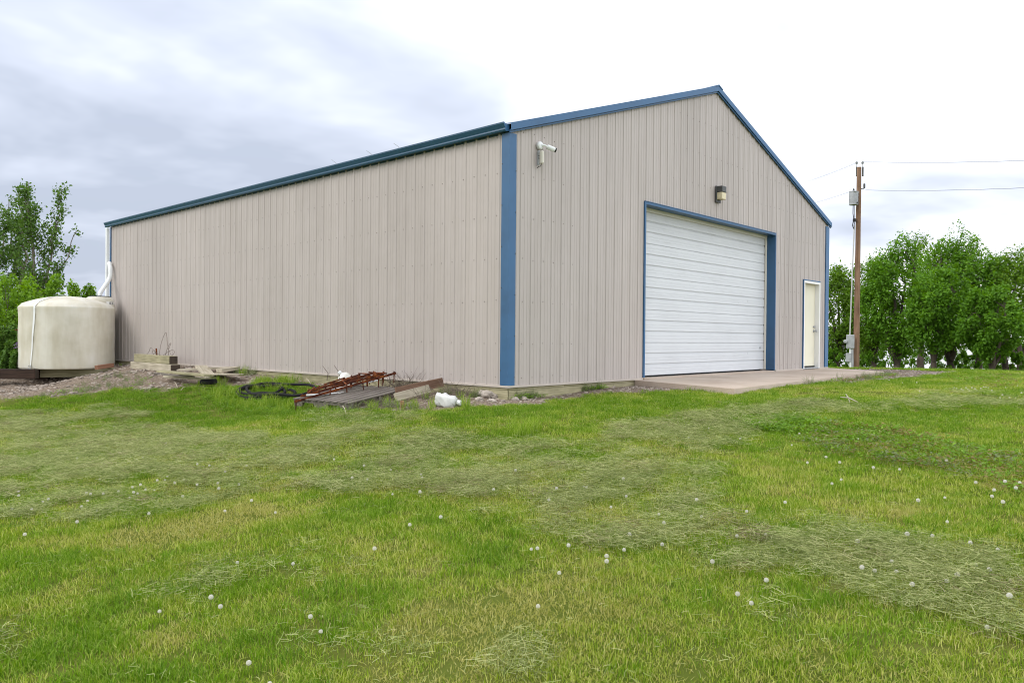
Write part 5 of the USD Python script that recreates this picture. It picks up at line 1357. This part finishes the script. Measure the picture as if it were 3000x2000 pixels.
CA = [(458,448),(86,512),(86,543),(55,590),(146,593),(197,560),(222,545),(397,518),(416,516),(402,552),(474,528),(374,594),(445,593),(354,646),(684,620),(114,720),(544,518),(608,482),(645,483),(632,510),(612,515),(614,529),(596,528),(669,503),(709,489),(722,453),(757,450),(769,440),(845,441),(803,468),(905,462),(839,528),(1000,470),(1005,492),(1097,463),(656,363),(628,372),(547,338),(697,287),(763,296),(810,273),(906,385),(961,396),(1034,402),(1132,391),(1155,556),(1033,595),(1265,598),(1534,360),(1672,381),(1795,392),(1617,439),(1687,445),(1934,414),(1938,441),(1803,500),(1929,519),(2267,479),(2024,618),(1882,634),(1720,754),(1090,828),(1346,843),(112,329),(95,370),(220,268),(403,172),(524,215),(657,213),(290,180),(240,170),(274,207),(318,180),(190,205),(166,205),(111,210),(95,181),(370,172),(348,180),(488,262),(460,265),(355,370),(350,235),(910,243)]
CB = [(260,582),(89,607),(117,614),(435,622),(515,607),(435,674),(217,725),(120,850),(1033,532),(1165,521),(1168,762),(1036,826),(1099,862),(920,675),(1587,583),(1744,646),(1607,704),(1666,688),(1838,738),(1765,712),(2105,553),(2231,573),(2193,662),(2132,657),(1931,527),(1988,346),(1865,381),(2264,287),(2332,295),(2214,339),(2205,363),(2314,327),(2255,376),(2130,312),(1442,191),(1357,213),(1470,290),(1512,293),(1505,204),(1285,120),(1320,72),(1048,110),(694,15),(1136,5),(904,22),(848,373),(870,441),(1078,434),(1255,370),(698,498),(675,430),(525,353),(512,276),(455,404),(170,380),(330,312),(343,320),(205,318),(2182,948),(1998,747),(2046,690),(2284,806),(690,597),(540,545),(17,243),(1999,485),(1815,527),(1995,200),(1780,220),(1660,240),(811,105),(1590,100)]
CC = [(2140,692),(2212,757),(1860,1115),(1770,1155),(1520,590),(1455,548),(1100,603),(1715,1018)]
CD = [(365,1275),(540,1320),(565,1392),(860,1340),(880,1345),(920,1358),(935,1352),(960,1357),(975,1365),(990,1368),(1010,1352),(1035,1357),(1040,1365),(1055,1362),(1085,1360),(1110,1347),(1130,1345),(1150,1350),(1180,1360),(1218,1300),(1298,1338),(1398,1340),(1250,1420),(1330,1412),(1380,1425),(1270,1395),(1432,1392),(420,1310),(305,1312)]
spots = [(x * .638, 1100 + y * .638) for x, y in CA] + [(1500 + x * .638, 1200 + y * .638) for x, y in CB] + [(x * .425, 1500 + y * .425) for x, y in CC] + [(2500 + x * .344, 660 + y * .344) for x, y in CD]
first = None
for i, (px, py) in enumerate(spots):
    hh = rng.uniform(.065, .10)
    d = ray(px, py); g_ = G(px, py); t_ = (g_ - CAM)[0] / d[0]
    p = CAM + d * (t_ * (1 - hh / max(.3, CAM[2] - g_[2])))
    p[2] = gz(p[0], p[1])
    R = rotz(rng.uniform(0, 6.28)) * rng.uniform(.40, .62) * (1 - .22 * float(smooth01(5, 12, t_ * math.hypot(d[0], d[1]))))
    t = thing('dandelion', 'white fluffy dandelion seed head standing in the mown lawn', 'dandelion', 'dandelion seed heads on the lawn', p, R)
    if first is None:
        first = t
        hd.build('seed_head', SEED, t, False, loc=(0, 0, .11))
        core.build('receptacle', STEMM, t, True, loc=(0, 0, .11))
        MB().tube([(.012, .004, -.02), (.006, .002, .04), (0, 0, .108)], .0021, 5, False).build('stem', STEMM, t)
    else:
        t.GetPrim().GetReferences().AddInternalReference(first.GetPath())
        t.GetPrim().SetInstanceable(True)
